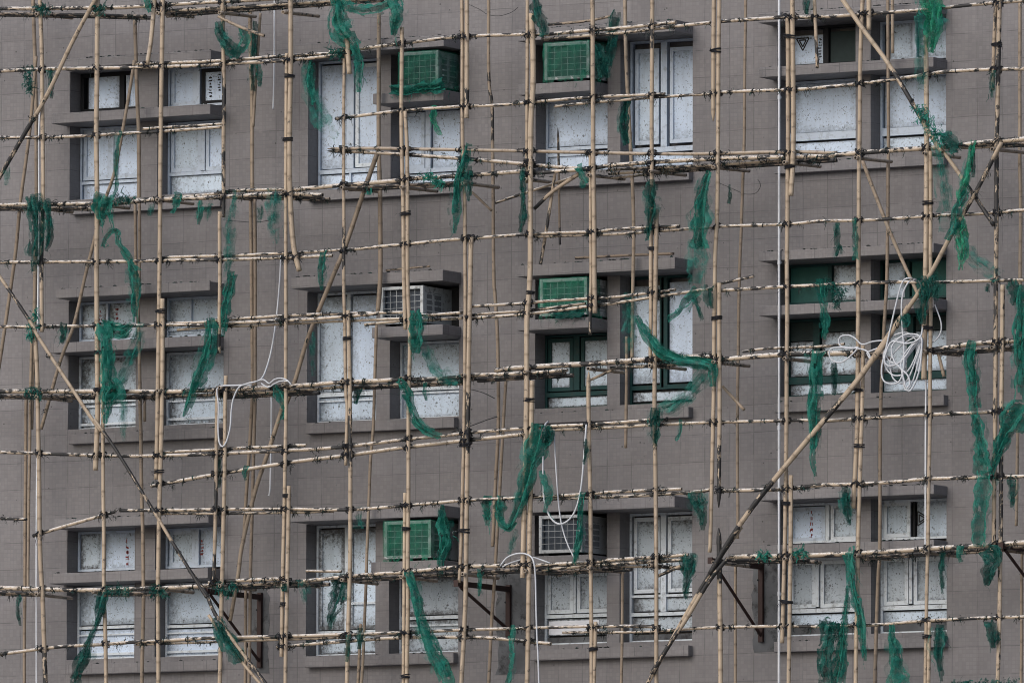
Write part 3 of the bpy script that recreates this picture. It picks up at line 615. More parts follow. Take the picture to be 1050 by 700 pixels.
# ledgers, level by level from the top
T = 'bamboo ledger '
LG('long sooty '+T+'along the top edge over the left bay', 4.4, [(-8, 9), (98, 8.5), (150, 6.5), (215, 2.5), (340, -4)], .1)
LG('second sooty '+T+'along the top edge over second window column', 4.0, [(160, 12.5), (215, 9), (330, 2)], .3, Y=-1.1)
LG(T+'across the hoods of the top left bay', 4.2, [(-8, 73.5), (45, 71), (100, 70), (165, 68.5), (210, 67), (294, 62), (366, 54.5)], .15)
LG('thinner upper lapped '+T+'over the top left bay and the gap beside it', 3.8, [(140, 66), (210, 63.3), (294, 57.5), (351, 54.5)], .1, Y=-1.13)
LG(T+'just over the netted air conditioner of second bay, top row', 4.0, [(338, 53.5), (370, 50), (420, 43.5), (472, 38), (540, 35.5), (556, 35.5)], .12)
LG('upper cut '+T+'over the hood of top third bay', 4.0, [(556, 36), (608, 31), (632, 29.5), (693, 23)], .05)
LG('lower pale '+T+'over the top third bay', 3.8, [(556, 40.5), (606, 36.5), (630, 34.5), (672, 30), (728, 23.5)], .1, Y=-1.13)
LG('long '+T+'across the hoods of the top right bay', 4.0, [(738, 22), (806, 18), (840, 18), (936, 11), (968, 8), (1020, 3), (1052, 1)], .12)
LG(T+'across the lower panes of the top left bay', 3.8, [(-8, 141), (45, 141), (98, 138.5), (165, 135), (228, 130)], .15)
LG('short upper lapped '+T+'before top lower panes of left bay', 3.2, [(147, 132.5), (228, 127)], .1, Y=-1.13)
LG('black-ended '+T+'before the top tall window of second bay', 3.6, [(344, 122), (410, 114), (470, 109.5), (512, 108), (549, 104.5), (608, 100), (682, 96)], .15, char=[(0, .03)])
LG('lower lapped '+T+'under the top third bay air conditioner', 3.4, [(569, 109), (608, 105), (630, 103.5), (672, 100), (740, 96)], .08, Y=-1.13)
LG('whitish '+T+'from the third bay across top right bay below its ledge', 4.0, [(736, 95), (810, 92), (840, 90), (882, 86), (950, 77), (968, 74), (1022, 71), (1052, 71)], .1, dust=1)
LG('thick '+T+'of the upper platform under the top left bay', 4.8, [(-8, 210), (96, 209), (138, 206.5), (164, 204.5), (210, 203), (292, 199), (331, 200.5)], .08)
LG('upper lapped '+T+'of the upper platform, second window column', 3.8, [(138, 205), (210, 200), (236, 196), (294, 194)], .12, Y=-1.1, soot=.3)
LG(T+'of the upper platform under top second bay', 4.8, [(296, 195), (350, 190), (410, 185), (420, 183.5), (476, 180), (540, 175.5)], .1, soot=.3)
LG('long smooth '+T+'across the top second and third bays', 3.8, [(336, 152.5), (410, 152.5), (538, 155), (600, 156.5), (710, 158), (804, 156), (858, 157)], .3, soot=.08, dust=.3, Y=-1.13, char=[(0, .02)], tip=(1, 0))
LG('sloping '+T+'before the top second bay, pointed at left', 4.2, [(336, 155), (410, 158), (512, 166), (568, 171), (597, 173)], .2, soot=.2, Y=-1.1, char=[(0, .05)], tip=(1, 0))
LG('main '+T+'of the upper platform under the top third bay', 4.6, [(540, 178), (606, 173), (630, 169.5), (730, 163), (806, 161), (842, 160)], .1)
LG('second fanned '+T+'of the upper platform under third bay', 3.8, [(624, 174), (726, 169.5), (806, 164)], .25, Y=-1.08)
LG('third fanned '+T+'of the upper platform under third bay', 3.6, [(624, 178), (732, 171)], .3, Y=-1.02, soot=.3)
LG('lowest fanned '+T+'of the upper platform under third bay', 3.6, [(626, 182.5), (666, 178), (732, 170)], .4, Y=-.95, soot=.3)
LG('thick '+T+'of the upper platform under the top right bay', 5.6, [(838, 161.5), (880, 157), (948, 152), (980, 149.5), (1020, 145), (1052, 142.5)], .08, soot=.3)
LG(T+'above the middle row hoods of the left bay', 3.8, [(-8, 269), (98, 268.3), (160, 267.2), (210, 266.7), (294, 264.3), (341, 262)], .1)
LG('upper lapped '+T+'above the middle left bay and the gap beside', 3.4, [(164, 264.3), (210, 263), (294, 259.5), (352, 256)], .12, Y=-1.13)
LG(T+'above the middle row hood of second bay', 3.8, [(352, 256.5), (420, 250), (474, 245), (540, 240.3)], .1)
LG(T+'above the middle row hood of third bay, cut short', 3.6, [(540, 240), (606, 238), (630, 235.5), (697, 231.5)], .12)
LG('lower lapped '+T+'above the middle row of third bay', 3.4, [(548, 242.5), (630, 240), (674, 237), (738, 232)], .1, Y=-1.13)
LG('whitish '+T+'above the middle row hoods of right bay', 3.8, [(736, 232), (806, 230), (840, 227), (880, 226), (950, 222), (966, 221), (1020, 218), (1052, 215)], .05, dust=1)
LG(T+'across the ledges of the middle left bay', 3.8, [(-8, 335), (96, 334.2), (162, 333), (210, 333.5), (240, 331), (330, 326.5), (388, 321)], .08)
LG('upper lapped '+T+'from second window column to second bay', 3.4, [(166, 331.5), (210, 330), (226, 328), (292, 324), (330, 322), (414, 320)], .15, Y=-1.13)
LG('white lower '+T+'from second window column to second bay', 3.2, [(182, 338), (226, 335), (292, 332), (354, 329), (414, 326.5)], .0, soot=.08, dust=1, Y=-1.1)
LG('short lowest '+T+'before the middle second bay ledge', 3.6, [(374, 332.5), (416, 328.5), (420, 329), (474, 326)], .1, Y=-1.08)
LG('sooty '+T+'at the foot of the white air conditioner', 3.6, [(414, 322), (440, 323), (474, 320.5)], .1, soot=.4)
LG(T+'right of the white air conditioner, upper one', 3.4, [(484, 314), (540, 310.8), (556, 309), (604, 306), (630, 304.5), (693, 297)], .1)
LG('lower '+T+'right of the white air conditioner to third bay', 3.6, [(478, 326), (538, 322), (600, 314.5), (630, 311), (676, 303.5), (735, 295)], .12, Y=-1.13)
LG('middle short '+T+'under the middle third bay air conditioner', 3.2, [(482, 322.5), (540, 318.5), (600, 311)], .15, Y=-1.1)
LG('short stub '+T+'right of the middle third bay', 3.2, [(738, 291), (773, 283)], .2, char=[(0, .35), (.92, 1)], ext=False, Y=-1.1)
LG(T+'across the upper panes of the middle right bay', 3.8, [(738, 298), (804, 294), (830, 293), (860, 291.5), (916, 289), (966, 289), (1052, 287)], .08)
LG('thick '+T+'of the middle platform across left bay', 5.0, [(-8, 401), (98, 401), (164, 401.5), (212, 400), (292, 396.5), (350, 392), (410, 389.3), (422, 388)], .1, soot=.28)
LG('lower lapped '+T+'of the middle platform, second window column', 3.8, [(170, 405.5), (226, 404), (292, 401), (352, 396)], .12, Y=-1.1)
LG('charred '+T+'of the middle platform under white air conditioner', 4.8, [(418, 389), (446, 388.5), (478, 386)], .3, char=[(0, .35), (.6, 1)], soot=.4)
LG(T+'of the middle platform between second and third bays', 4.2, [(482, 384.5), (540, 382.5), (582, 379.5)], .15)
LG('thick ash grey '+T+'of the middle platform across third bay', 6.0, [(508, 379.5), (544, 376), (630, 371), (700, 366.5), (735, 366)], .35, dust=1, Y=-1.13)
LG('lower '+T+'of the middle platform before third bay tall window', 4.0, [(626, 377.5), (668, 375), (706, 372.5)], .2, Y=-1.08)
LG('thick whitish '+T+'of the middle platform beside the drainpipe', 5.8, [(736, 369), (806, 363), (840, 362.5), (880, 361.5)], .0, dust=1)
LG('thin upper '+T+'beside the drainpipe at the middle platform', 3.0, [(762, 360.5), (785, 357.5), (842, 355), (866, 352.5)], .3, Y=-1.06)
LG('thick '+T+'of the middle platform right of right bay', 5.4, [(950, 359.5), (966, 357), (1016, 351), (1052, 349)], .1, soot=.3)
LG(T+'under the middle row sills of the left bay', 4.0, [(-8, 463), (98, 466.5), (160, 466.8), (210, 465.3), (292, 462), (350, 458), (416, 450.5)], .06)
LG('short upper lapped '+T+'under second window column sill', 3.6, [(168, 463.5), (210, 461.5), (240, 459.5), (314, 456.3)], .1, Y=-1.13)
LG('sloping '+T+'below the middle row, from left bay to second bay', 4.4, [(155, 498), (210, 488), (292, 475), (354, 467), (416, 458.5), (474, 452), (540, 444.5)], .1, Y=-1.13, soot=.12)
LG(T+'under the middle second bay sill', 3.8, [(418, 450), (460, 446), (484, 443), (545, 438.8)], .15)
LG('upper '+T+'under the middle third bay sill', 3.8, [(553, 437.5), (604, 435), (630, 433), (672, 429.8)], .05, dust=1)
LG('lower '+T+'under the middle third bay sill to the drainpipe', 3.6, [(562, 440.5), (630, 438), (668, 435.3), (730, 433), (806, 431), (838, 431)], .05, Y=-1.13)
LG(T+'under the middle row sills of right bay', 4.0, [(836, 432), (880, 429), (952, 425), (1018, 422), (1052, 420)], .08)
LG('burnt-ended stub '+T+'at the far left border, below middle row', 3.6, [(-8, 531), (27.5, 532)], .05, char=[(.75, 1)])
LG('sloping burnt-ended short '+T+'at the bottom left hood', 4.0, [(34, 549), (60, 541), (118.5, 524)], .15, char=[(0, .18), (.88, 1)], soot=.05, ext=False)
LG(T+'across the bottom hoods from second window column rightwards', 3.8, [(123, 523), (160, 522.6), (210, 522.2), (292, 521.6), (358, 522), (416, 518), (472, 513), (482, 512.3)], .08, char=[(0, .1)])
LG('thin lower lapped '+T+'over bottom second window column', 3.2, [(166, 526), (230, 526), (290, 525), (342, 524)], .1, Y=-1.13)
LG(T+'from second to third bay over bottom hoods', 3.6, [(480, 512.5), (536, 510), (606, 506), (630, 504), (699, 501)], .1)
LG('lower lapped '+T+'over the bottom third bay hood', 3.8, [(562, 511.3), (630, 509), (704, 505), (728, 502)], .08, Y=-1.13)
LG(T+'across the bottom hoods of right bay', 4.2, [(736, 502.5), (806, 501), (840, 497), (874, 496), (916, 494), (952, 491), (1018, 489), (1052, 488)], .08)
LG('thick '+T+'of the lower platform across bottom left bay', 5.0, [(-8, 602), (42, 603.5), (100, 604.5), (164, 602.5), (214, 600), (230, 598)], .06, soot=.25)
LG('upper '+T+'of the lower platform between left and second bays', 4.4, [(214, 597), (232, 595.5), (290, 593.5), (296, 597), (358, 590.5), (416, 586), (472, 581), (545, 579)], .1)
LG('lower '+T+'of the lower platform between left and second bays', 4.0, [(222, 600.5), (256, 599), (292, 596.2)], .08, Y=-1.1)
LG('grey upper '+T+'before the bottom second bay tall window', 3.2, [(314, 585), (350, 585.5)], .4, dust=1, Y=-1.05, ext=False)
LG('upper '+T+'of the lower platform across bottom third bay', 4.2, [(548, 579.5), (604, 576), (630, 573.5), (670, 571), (706, 568.5)], .06)
LG('lower '+T+'of the lower platform across bottom third bay', 4.2, [(556, 583.5), (606, 579.5), (630, 578), (708, 573)], .1, Y=-1.13)
LG('thin third '+T+'of the lower platform before third bay tall window', 3.2, [(624, 580), (702, 581)], .3, Y=-1.06)
LG('thick '+T+'of the lower platform across the bottom right bay', 5.4, [(748, 570.5), (802, 570), (840, 568.3), (882, 567), (950, 562.5), (1000, 559.5), (1052, 556)], .05, soot=.25)
LG('lowest '+T+'across the bottom left bay panes', 4.0, [(-8, 672), (44, 664.5), (108, 660), (164, 656.5), (210, 654), (290, 652), (358, 650)], .06, soot=.12)
LG('lapped thin '+T+'over the bottom left bay sill', 3.2, [(140, 660), (210, 658), (288, 655), (356, 653)], .1, Y=-1.13)
LG('lowest upper '+T+'before the bottom second bay sill', 3.6, [(354, 650.3), (414, 648), (474, 645.3), (540, 643.3), (606, 642)], .1)
LG('lowest lower '+T+'before the bottom second bay sill', 4.0, [(284, 663), (354, 657), (414, 653), (474, 653), (508, 654), (565, 659.5)], .08, Y=-1.13)
LG('lowest '+T+'before the bottom third bay panes', 3.6, [(602, 643), (632, 641.5), (672, 642.5), (676, 646)], .05)
LG('thin lapped lowest '+T+'before the bottom third bay', 3.0, [(577, 648), (630, 648), (674, 646.8)], .25, Y=-1.13)
LG('lowest '+T+'from third bay past the drainpipe to right bay', 3.6, [(672, 647), (730, 643), (802, 641.5), (840, 642), (900, 640), (948, 636), (1020, 633), (1052, 632)], .1)
# dark deck canes inside the platforms, and cross poles from the outer row to the wall side
dk = 'sooty deck cane inside the '
for nm, segs in {'top edge platform': [(-8, 150, 14, 17), (165, 330, 15, 3)], 'upper platform': [(-8, 88, 213, 213), (236, 330, 201, 203), (352, 480, 193, 187), (660, 850, 176, 163), (980, 1052, 150, 147)],
                 'middle platform': [(-8, 165, 406, 406), (225, 320, 406, 401), (352, 474, 397, 391), (484, 580, 389, 383), (860, 900, 362, 362), (966, 1052, 361, 355)],
                 'lower platform': [(-8, 44, 607, 608), (100, 166, 608, 607), (232, 330, 601, 597), (340, 416, 595, 590), (420, 545, 590, 583), (556, 640, 586, 582), (748, 830, 574, 574), (880, 1052, 571, 560)]}.items():
    for i, (xa, xb, ya, yb) in enumerate(segs):
        where = ['at its left end', 'over second window column', 'before the second bay', 'before the gap after second bay', 'before the third bay', 'under the third bay', 'beside the drainpipe', 'under the right bay']
        w_ = where[min(7, int((xa+xb)/2/131.3))] if xa != 340 else 'under second bay air conditioner'
        DK(f'outer {dk}{nm} {w_}', 4.0, [(xa, ya), (xb, yb)], -.98); DK(f'inner {dk}{nm} {w_}', 4.2, [(xa+6, ya+1.5), (xb+8, yb+1.5)], -.74)
def cross(px, py, nm, col):
    a = W(px, py, YL+.05); r = 4.0
    p = pole(f'short cross pole inside the {nm}, {col}', 'cross poles of the platforms', [(px-4, py+2, -1.30), (px+33, py+6, -.42)], -.9, r, .6, soot=.3, dust=.3, ext=False); p['kind'] = 'cr'
colname = {41: 'left of left bay', 99: 'first window column', 165: 'left bay pillar', 229: 'right edge of left bay', 294: 'left of second bay', 354: 'second bay tall window', 415: 'left of second bay air conditioner', 478: 'right of second bay air conditioner', 542: 'left of third bay', 607: 'third bay pillar', 670: 'third bay tall window', 735: 'right of third bay', 808: 'beside drainpipe', 881: 'right bay pillar', 951: 'rightmost window column', 1021: 'right border'}
for px, nm in colname.items():
    k = px/1050
    if px < 320: cross(px, 13-8*k, 'top edge platform', nm)
    cross(px, 214-70*k if px < 400 else 217-68*k, 'upper platform', nm); cross(px, 407-54*k, 'middle platform', nm); cross(px, 609-50*k, 'lower platform', nm)
# braces
BR('long pale brace slanting down to the left border from the top edge', 4.8, [(100, -4), (78, 36), (48, 98), (23, 141), (-3, 186)], tone=.12, char=[(.60, .92)])
BR('thin brace slanting down from left border across first window column', 4.0, [(-4, 278), (30, 328), (40, 346), (88, 420), (104, 442)], tone=.1, char=[(.33, .44)])
BR('long charred brace from the middle left sill to the lower platform', 3.8, [(97, 430), (118, 460), (158, 524), (178, 558), (212, 612)], tone=.15, char=[(.10, .50, 2), (.72, 1, 2)], Y=-1.30)
BR('lower burnt twin brace ending at the bottom edge beside left bay', 4.0, [(194, 584), (210, 606), (230, 644), (276, 704)], tone=.15, char=[(0, .35), (.55, .68)], soot=.25)
BR('second slim twin brace ending at the bottom edge beside left bay', 3.4, [(214, 630), (240, 668), (270, 704)], tone=.1, soot=.28, Y=-1.24)
BR('pale brace slanting right down across the top right bay', 5.0, [(862, -3), (882, 26), (910, 64), (932, 100), (952, 134), (966, 156)], tone=.12, char=[(.62, .80)], soot=.12)
BR('charred brace end crossing another near the right border', 4.4, [(962, 148), (986, 182), (1004, 208), (1019, 231)], tone=.2, char=[(.5, 1)], soot=.2, Y=-1.25)
BR('long brace from upper right platform slanting down across middle right bay', 4.8, [(1027, 146), (1000, 198), (976, 240), (950, 288), (920, 332), (906, 354), (896, 368)], tone=.18, char=[(.1, .3)], soot=.15, Y=-1.31)
BR('thick pale brace from middle right bay down to the black crossing', 5.8, [(932, 314), (906, 352), (882, 386), (854, 420), (828, 451), (802, 482), (770, 522), (744, 560), (728, 588)], tone=.15, char=[(.36, .42), (.68, .76, 1.5), (.86, 1, 3)], Y=-1.30)
BR('slim lower brace at bottom right of third bay', 4.4, [(760, 540), (738, 572), (704, 628), (680, 672), (662, 704)], tone=.12, char=[(.1, .3, 2), (.7, .92)], Y=-1.26)
BR('pale lapped lower brace at bottom right of third bay', 4.6, [(746, 572), (727, 596), (704, 634), (690, 655), (668, 690)], tone=.1, char=[(0, .25, 3), (.65, 1)], Y=-1.33)
gi = 'inner braces behind the ledgers'
BR('upper grey brace behind the ledgers at left of second bay', 5.0, [(388, 154), (370, 205), (354, 253), (342, 282), (318, 340), (302, 392), (288, 426)], Y=-.72, tone=.55, group=gi)
BR('lower grey brace behind the ledgers left of bottom second bay', 4.6, [(291, 412), (276, 460), (262, 502), (248, 560), (244, 590), (236, 636)], Y=-.75, tone=.6, group=gi)
BR('thin grey brace behind the net from top left window down', 3.8, [(138, 62), (131, 105), (119, 170), (108, 204), (100, 232), (88, 280), (76, 332), (62, 370), (42, 440)], Y=-.72, tone=.5, group=gi)
BR('pale inner brace slanting down from upper right platform', 4.0, [(884, 164), (906, 222), (920, 255), (942, 303)], Y=-.75, tone=.4, group=gi)
BR('short whitish brace piece under the top third bay sill', 3.2, [(508, 208), (538, 198), (593, 180)], Y=-.8, tone=.2, char=[(0, .25)], dust=1, group='loose broken cane pieces')
BR('thin brown stick below the second bay upper platform', 2.8, [(484, 197), (504, 216)], Y=-.8, tone=.8, group='loose broken cane pieces', ext=False)
BR('black-tipped broken cane under the top third bay', 4.2, [(548, 214), (566, 197), (594, 178)], Y=-1.1, tone=.4, char=[(0, .3)], soot=.2, group='loose broken cane pieces')
BR('dangling scorched cane above the middle third bay hood', 3.6, [(569, 178), (562, 225), (554, 271)], Y=-1.05, tone=.3, char=[(.45, .55), (.85, 1)], soot=.3, group='loose broken cane pieces')
BR('short brown cane slanting right of middle third bay', 3.4, [(741, 396), (763, 420)], Y=-1.0, tone=.6, group='loose broken cane pieces', soot=.15)
BR('black-tipped short cane at the lower platform of third bay', 3.6, [(673, 591), (698, 580)], Y=-1.1, tone=.3, char=[(0, .6)], group='loose broken cane pieces')
BR('scorched twisted cane under the top edge left of second bay', 3.4, [(224, 17), (244, 27), (271, 37)], Y=-1.27, tone=.5, soot=.35, group='loose broken cane pieces')
BR('charred stick lying on the top third bay hood', 3.0, [(562, 25.5), (600, 22), (626, 17)], Y=-.25, tone=.7, soot=.4, group='loose broken cane pieces')
BR('charred stick lying on the middle third bay hood', 3.0, [(590, 264.5), (640, 262), (691, 260)], Y=-.25, tone=.7, soot=.42, group='loose broken cane pieces')
BR('thin charred stick lying on the middle second bay hood', 2.2, [(396, 277), (441, 273)], Y=-.25, tone=.7, soot=.4, group='loose broken cane pieces')
BR('short scorched cane below lower platform by middle third bay', 3.0, [(602, 391), (628, 379)], Y=-1.05, tone=.5, soot=.35, group='loose broken cane pieces')
BR('broken cane splinter under the coil of white hose', 3.6, [(962, 362), (968, 386)], Y=-1.1, tone=.6, soot=.2, group='loose broken cane pieces')

# ------------------------------------------------------------------ black lashings at the crossings, melted rags along the ledgers
def isect(P, Q):
    out = []
    for a, b in zip(P, P[1:]):
        for c, d in zip(Q, Q[1:]):
            den = (b[0]-a[0])*(d[1]-c[1])-(b[1]-a[1])*(d[0]-c[0])
            if abs(den) < 1e-9: continue
            t = ((c[0]-a[0])*(d[1]-c[1])-(c[1]-a[1])*(d[0]-c[0]))/den; s = ((c[0]-a[0])*(b[1]-a[1])-(c[1]-a[1])*(b[0]-a[0]))/den
            if 0 <= t <= 1 and 0 <= s <= 1: out.append((a[0]+(b[0]-a[0])*t, a[1]+(b[1]-a[1])*t))
    return out
def loop(bm, c, ax1, r1, ax2, r2, tr, rng, wob=.06):
    n = 16; ph = rng.uniform(0, 9)
    P = [c+ax1*math.cos(2*math.pi*i/n)*r1*(1+wob*math.sin(3*i+ph))+ax2*math.sin(2*math.pi*i/n)*r2 for i in range(n+1)]
    tube(bm, P, tr, 4, False)
VY = Vector((0, 1, 0)); SHIFT = Vector((0, 0, 0))
ups = [p for p in POLES if p['kind'] == 'up']; lgs = [p for p in POLES if p['kind'] == 'lg']
crossings = []
for pu in ups:
    seen = []
    for pl in lgs:
        for (x, y) in isect(pu['px'], pl['px']):
            crossings.append((x, y, pu, pl))
            if any(abs(y-q) < 7 for q in seen): continue
            seen.append(y); rng = RR(int(x*13+y*7))
            def fn(bm):
                a, b = W(x, y, pu['Y']), W(x, y, pl['Y']); c = (a+b)/2; dep = abs(b.y-a.y)/2+(pu['r']+pl['r'])/2+.006
                for ang in ((.75, -.75) if rng.random() < .75 else (.75,)):
                    for k in range(rng.randint(2, 3)):
                        an = ang+rng.uniform(-.2, .2); d = Vector((math.cos(an), 0, math.sin(an)))
                        off = Vector((rng.uniform(-.012, .012), 0, rng.uniform(-.012, .012)))
                        loop(bm, c+off, d, (pu['r']+pl['r'])*rng.uniform(.78, .95)+.008, VY, dep+.004, .0055, rng)
                if rng.random() < .8: tuft(bm, a+Vector((0, -pu['r'], 0)), rng.uniform(.04, .085), rng.randint(3, 9), rng, 1.3)
            lash(pu, fn)
PAIRS = [(297, 78, 5), (295, 143, 5), (101.5, 361, 5), (102, 399, 5), (164.5, 319, 5), (734, 52, 5), (810, 37.5, 6), (1022, 46, 5), (951.5, 208, 5), (416, 219, 5), (477, 456, 6), (475.5, 544, 6), (542, 165, 5), (542.5, 410, 5.5), (881, 457, 5), (951.5, 336, 5), (950.5, 652, 4), (608.5, 665, 4), (806.5, 617, 6), (807.5, 516, 4.5), (294, 508, 4), (416.5, 542, 4), (415.5, 693, 4), (291.5, 619, 4), (735, 326, 5), (163, 483, 5), (356, 347, 4), (810, 171, 5), (669.5, 255, 4), (880, 400, 5), (544, 300, 4)]
for (x, y, hw) in PAIRS:
    pu = min(ups, key=lambda p: min([abs(q[0]-x) for q in isect(p['px'], [(x-12, y), (x+12, y)])] or [99])); rng = RR(int(x*3+y))
    def fn(bm):
        c = W(x, y, YO)
        for k in range(4):
            tl = rng.uniform(-.18, .18); ax = Vector((1, 0, tl)).normalized(); loop(bm, c+Vector((0, 0, (k-1.5)*.011)), ax, hw*PXM*1.05+.006, VY, .042, .0055, rng, .03)
        if rng.random() < .7: tuft(bm, c+Vector((hw*PXM*rng.choice((-1, 1)), -.03, 0)), .05, 4, rng, .4)
    lash(pu, fn)
for p in POLES:
    if p['kind'] not in ('lg', 'dk', 'br') or p['L'] < .5: continue
    rng = RR(len(p['C'])*17+int(p['px'][0][0])); spots = []
    if p['kind'] == 'lg':
        for (x, y, pu, pl) in crossings:
            if pl is p:
                if rng.random() < .75: spots.append((W(x+rng.uniform(-6, 6), y, p['Y']), rng.uniform(.045, .085), rng.randint(8, 18)))
                if rng.random() < .45: spots.append((W(x+rng.uniform(6, 20), y, p['Y']), rng.uniform(.04, .07), rng.randint(6, 16)))
    heavy = {'lg': 3.2, 'dk': 2.6, 'br': .8}[p['kind']]*(2.1 if 'platform' in p['o']['label'] else 1)
    for _ in range(int(p['L']*heavy)): spots.append((p['C'][rng.randrange(len(p['C']))].copy(), rng.uniform(.025, .062), rng.randint(4, 16)))
    if not spots: continue
    bm = bmesh.new()
    for q, s, n in spots:
        tuft(bm, q+Vector((0, -p['r']*.7, rng.uniform(-.8, .8)*p['r'])), s, n, rng, 1.2)
        for _ in range(1 if rng.random() < .3 else 0): loop(bm, q+Vector((rng.uniform(-.05, .05), 0, 0)), Vector((rng.uniform(-.4, .4), 0, 1)).normalized(), p['r']*1.08+.002, VY, p['r']*1.08+.002, .006, rng, .05)
    bm.transform(Matrix.Translation(-p['o'].location)); obj('melted_rags', bm, M_BURNT, p['o'])['kind'] = 'stuff'

# ------------------------------------------------------------------ window air conditioners on their ledges
def part(name, bm, mat, root):
    bm.transform(Matrix.Translation(-root.location)); return obj(name, bm, mat, root)
def aircon(label, x0, x1, z0, z1, yf, shell, depth=.70):
    root = empty('air_conditioner', ((x0+x1)/2, yf+depth/2, z0)); tag(root, label, 'air conditioner', 'window air conditioners')
    y1 = yf+depth; bm = bmesh.new(); t = .018
    box(bm, x0, x1, yf+.05, y1, z1-t, z1); box(bm, x0, x1, yf+.05, y1, z0, z0+t); box(bm, x0, x0+t, yf+.05, y1, z0+t, z1-t); box(bm, x1-t, x1, yf+.05, y1, z0+t, z1-t)
    part('casing', bm, shell, root)
    bm = bmesh.new(); f = .035
    box(bm, x0-.006, x0+f, yf, yf+.048, z0-.004, z1+.004); box(bm, x1-f, x1+.006, yf, yf+.048, z0-.004, z1+.004); box(bm, x0+f, x1-f, yf+.001, yf+.047, z0-.004, z0+f); box(bm, x0+f, x1-f, yf+.001, yf+.047, z1-f, z1+.004)
    bevel(bm, .006, 2); part('front_frame', bm, shell, root)
    bm = bmesh.new(); box(bm, x0+f+.002, x1-f-.002, yf+.06, yf+.09, z0+f, z1-f); part('coil', bm, M_ACD, root)
    bm = bmesh.new(); w, h = x1-x0-2*f, z1-z0-2*f
    for i in range(1, 6): box(bm, x0+f+w*i/6-.002, x0+f+w*i/6+.002, yf+.02, yf+.028, z0+f, z1-f)
    for i in range(1, 5): box(bm, x0+f, x1-f, yf+.012, yf+.02, z0+f+h*i/5-.002, z0+f+h*i/5+.002)
    part('grille', bm, shell, root)
    bm = bmesh.new()                                                  # louvred openings on the side
    for a, b in ((.09, .21), (.27, .42)):
        box(bm, x1+.001, x1+.004, yf+a, yf+b, z0+.06, z1-.07)
    part('side_vent', bm, M_ACV, root)
    bm = bmesh.new()
    for a, b in ((.09, .21), (.27, .42)):
        for i in range(5): zz_ = z0+.075+(z1-z0-.16)*i/4; box(bm, x1+.004, x1+.009, yf+a-.004, yf+b+.004, zz_-.008, zz_+.008)
    part('side_louvre', bm, shell, root)
    return root
def cover(label, x0, x1, z0, z1, yf, mat, depth, seed, left=True):
    """loose netting wrapped round the front and the sides of a unit"""
    rng = RR(seed); bm = bmesh.new(); m_ = .014
    path = ([(x0-m_, yf+depth*.5)] if left else [])+[(x0-m_, yf-m_), (x1+m_, yf-m_), (x1+m_, yf+depth)]
    pts = []
    for a, b in zip(path, path[1:]):
        n = max(3, int(math.hypot(b[0]-a[0], b[1]-a[1])/.04)); pts += [(a[0]+(b[0]-a[0])*i/n, a[1]+(b[1]-a[1])*i/n) for i in range(n)]
    pts.append(path[-1]); nz = 14; grid = []
    for i, (x, y) in enumerate(pts):
        col = []; hang = rng.uniform(-.06, .03)
        for j in range(nz+1):
            z = z0-.02+hang*(1-j/nz)+(z1+.012-z0+.02)*j/nz; q = Vector((x*7, y*7, z*7+seed)); d = mnoise.noise(q)*.014+mnoise.noise(q*3)*.006
            ox = d if x > x1 else -d if x < x0 else 0
            col.append(bm.verts.new((x+ox, y-abs(d) if x0 < x < x1 else y, z)))
        grid.append(col)
    for i in range(len(grid)-1):
        for j in range(nz):
            if j < 2 and rng.random() < .25: continue
            bm.faces.new((grid[i][j], grid[i+1][j], grid[i+1][j+1], grid[i][j+1]))
    for _ in range(26):
        c = rng.choice(grid); strand(bm, c[0].co.copy(), Vector((0, -.3, -1)), rng.uniform(.05, .15), .01, rng, 4, .8)
    for _ in range(4): tuft(bm, rng.choice(grid)[rng.randrange(3)].co.copy(), .06, 14, rng, .7)
    o = obj('net_wrap', bm, mat); place(o, Vector(((x0+x1)/2, yf, z0))); tag(o, label, 'netting', 'green nets wrapped round air conditioners'); return o
zB, zC = Z0+.201, Z0+.201
AC = {}
def ac(nm, r, x0, x1, za, zb, label, yf=-.40, shell=None): AC[nm] = (x0, x1, Z0+ROWS[r]+za, Z0+ROWS[r]+zb, yf); aircon(label, *AC[nm][:4], yf, shell or M_ACW)
a, b = W(410, 92, -.40), W(449, 53, -.40)
ac('B1', 1, -1.30, -.78, .245, .66, 'air conditioner inside green netting in the top row of the second bay')
ac('B2', 2, -1.545, -.975, .235, .665, 'bare white air conditioner with dark grille in the middle row')
ac('B3', 3, -1.48, -.86, .235, .665, 'air conditioner behind bright green net in bottom row')
ac('C1', 1, .66, 1.25, .235, .66, 'air conditioner under dense green net in the top row of third bay')
ac('C2', 2, .605, 1.225, .235, .66, 'air conditioner behind dull green net in the middle row of third bay')
ac('C3', 3, .60, 1.16, .235, .665, 'bare grey air conditioner with white frame in the bottom row of third bay', shell=M_ACG)
cover('translucent green net wrapped over the top second bay air conditioner', *AC['B1'], M_NET['wrap'], .5, 5)
cover('bright green net stretched over the bottom second bay air conditioner', *AC['B3'], M_NET['cover'], .45, 9, False)
cover('dense ragged green net hiding the top third bay air conditioner', *AC['C1'], M_NET['wrap'], .5, 13)
cover('thin green net over the face of the middle third bay air conditioner', *AC['C2'], M_NET['cover'], .3, 17, False)
for nm, (x0, x1, z0, z1, yf) in AC.items():                            # two timber battens lift each unit off its ledge
    bm = bmesh.new(); zl = z0-.035
    for xx in (x0+.05, x1-.11): box(bm, xx, xx+.06, yf+.03, yf+.55, zl+.002, z0-.006)
    root = [o for o in COL.objects if o.name.startswith('air_conditioner') and abs(o.location.z-z0) < .01 and abs(o.location.x-(x0+x1)/2) < .01][0]
    part('batten', bm, M_BLK, root)

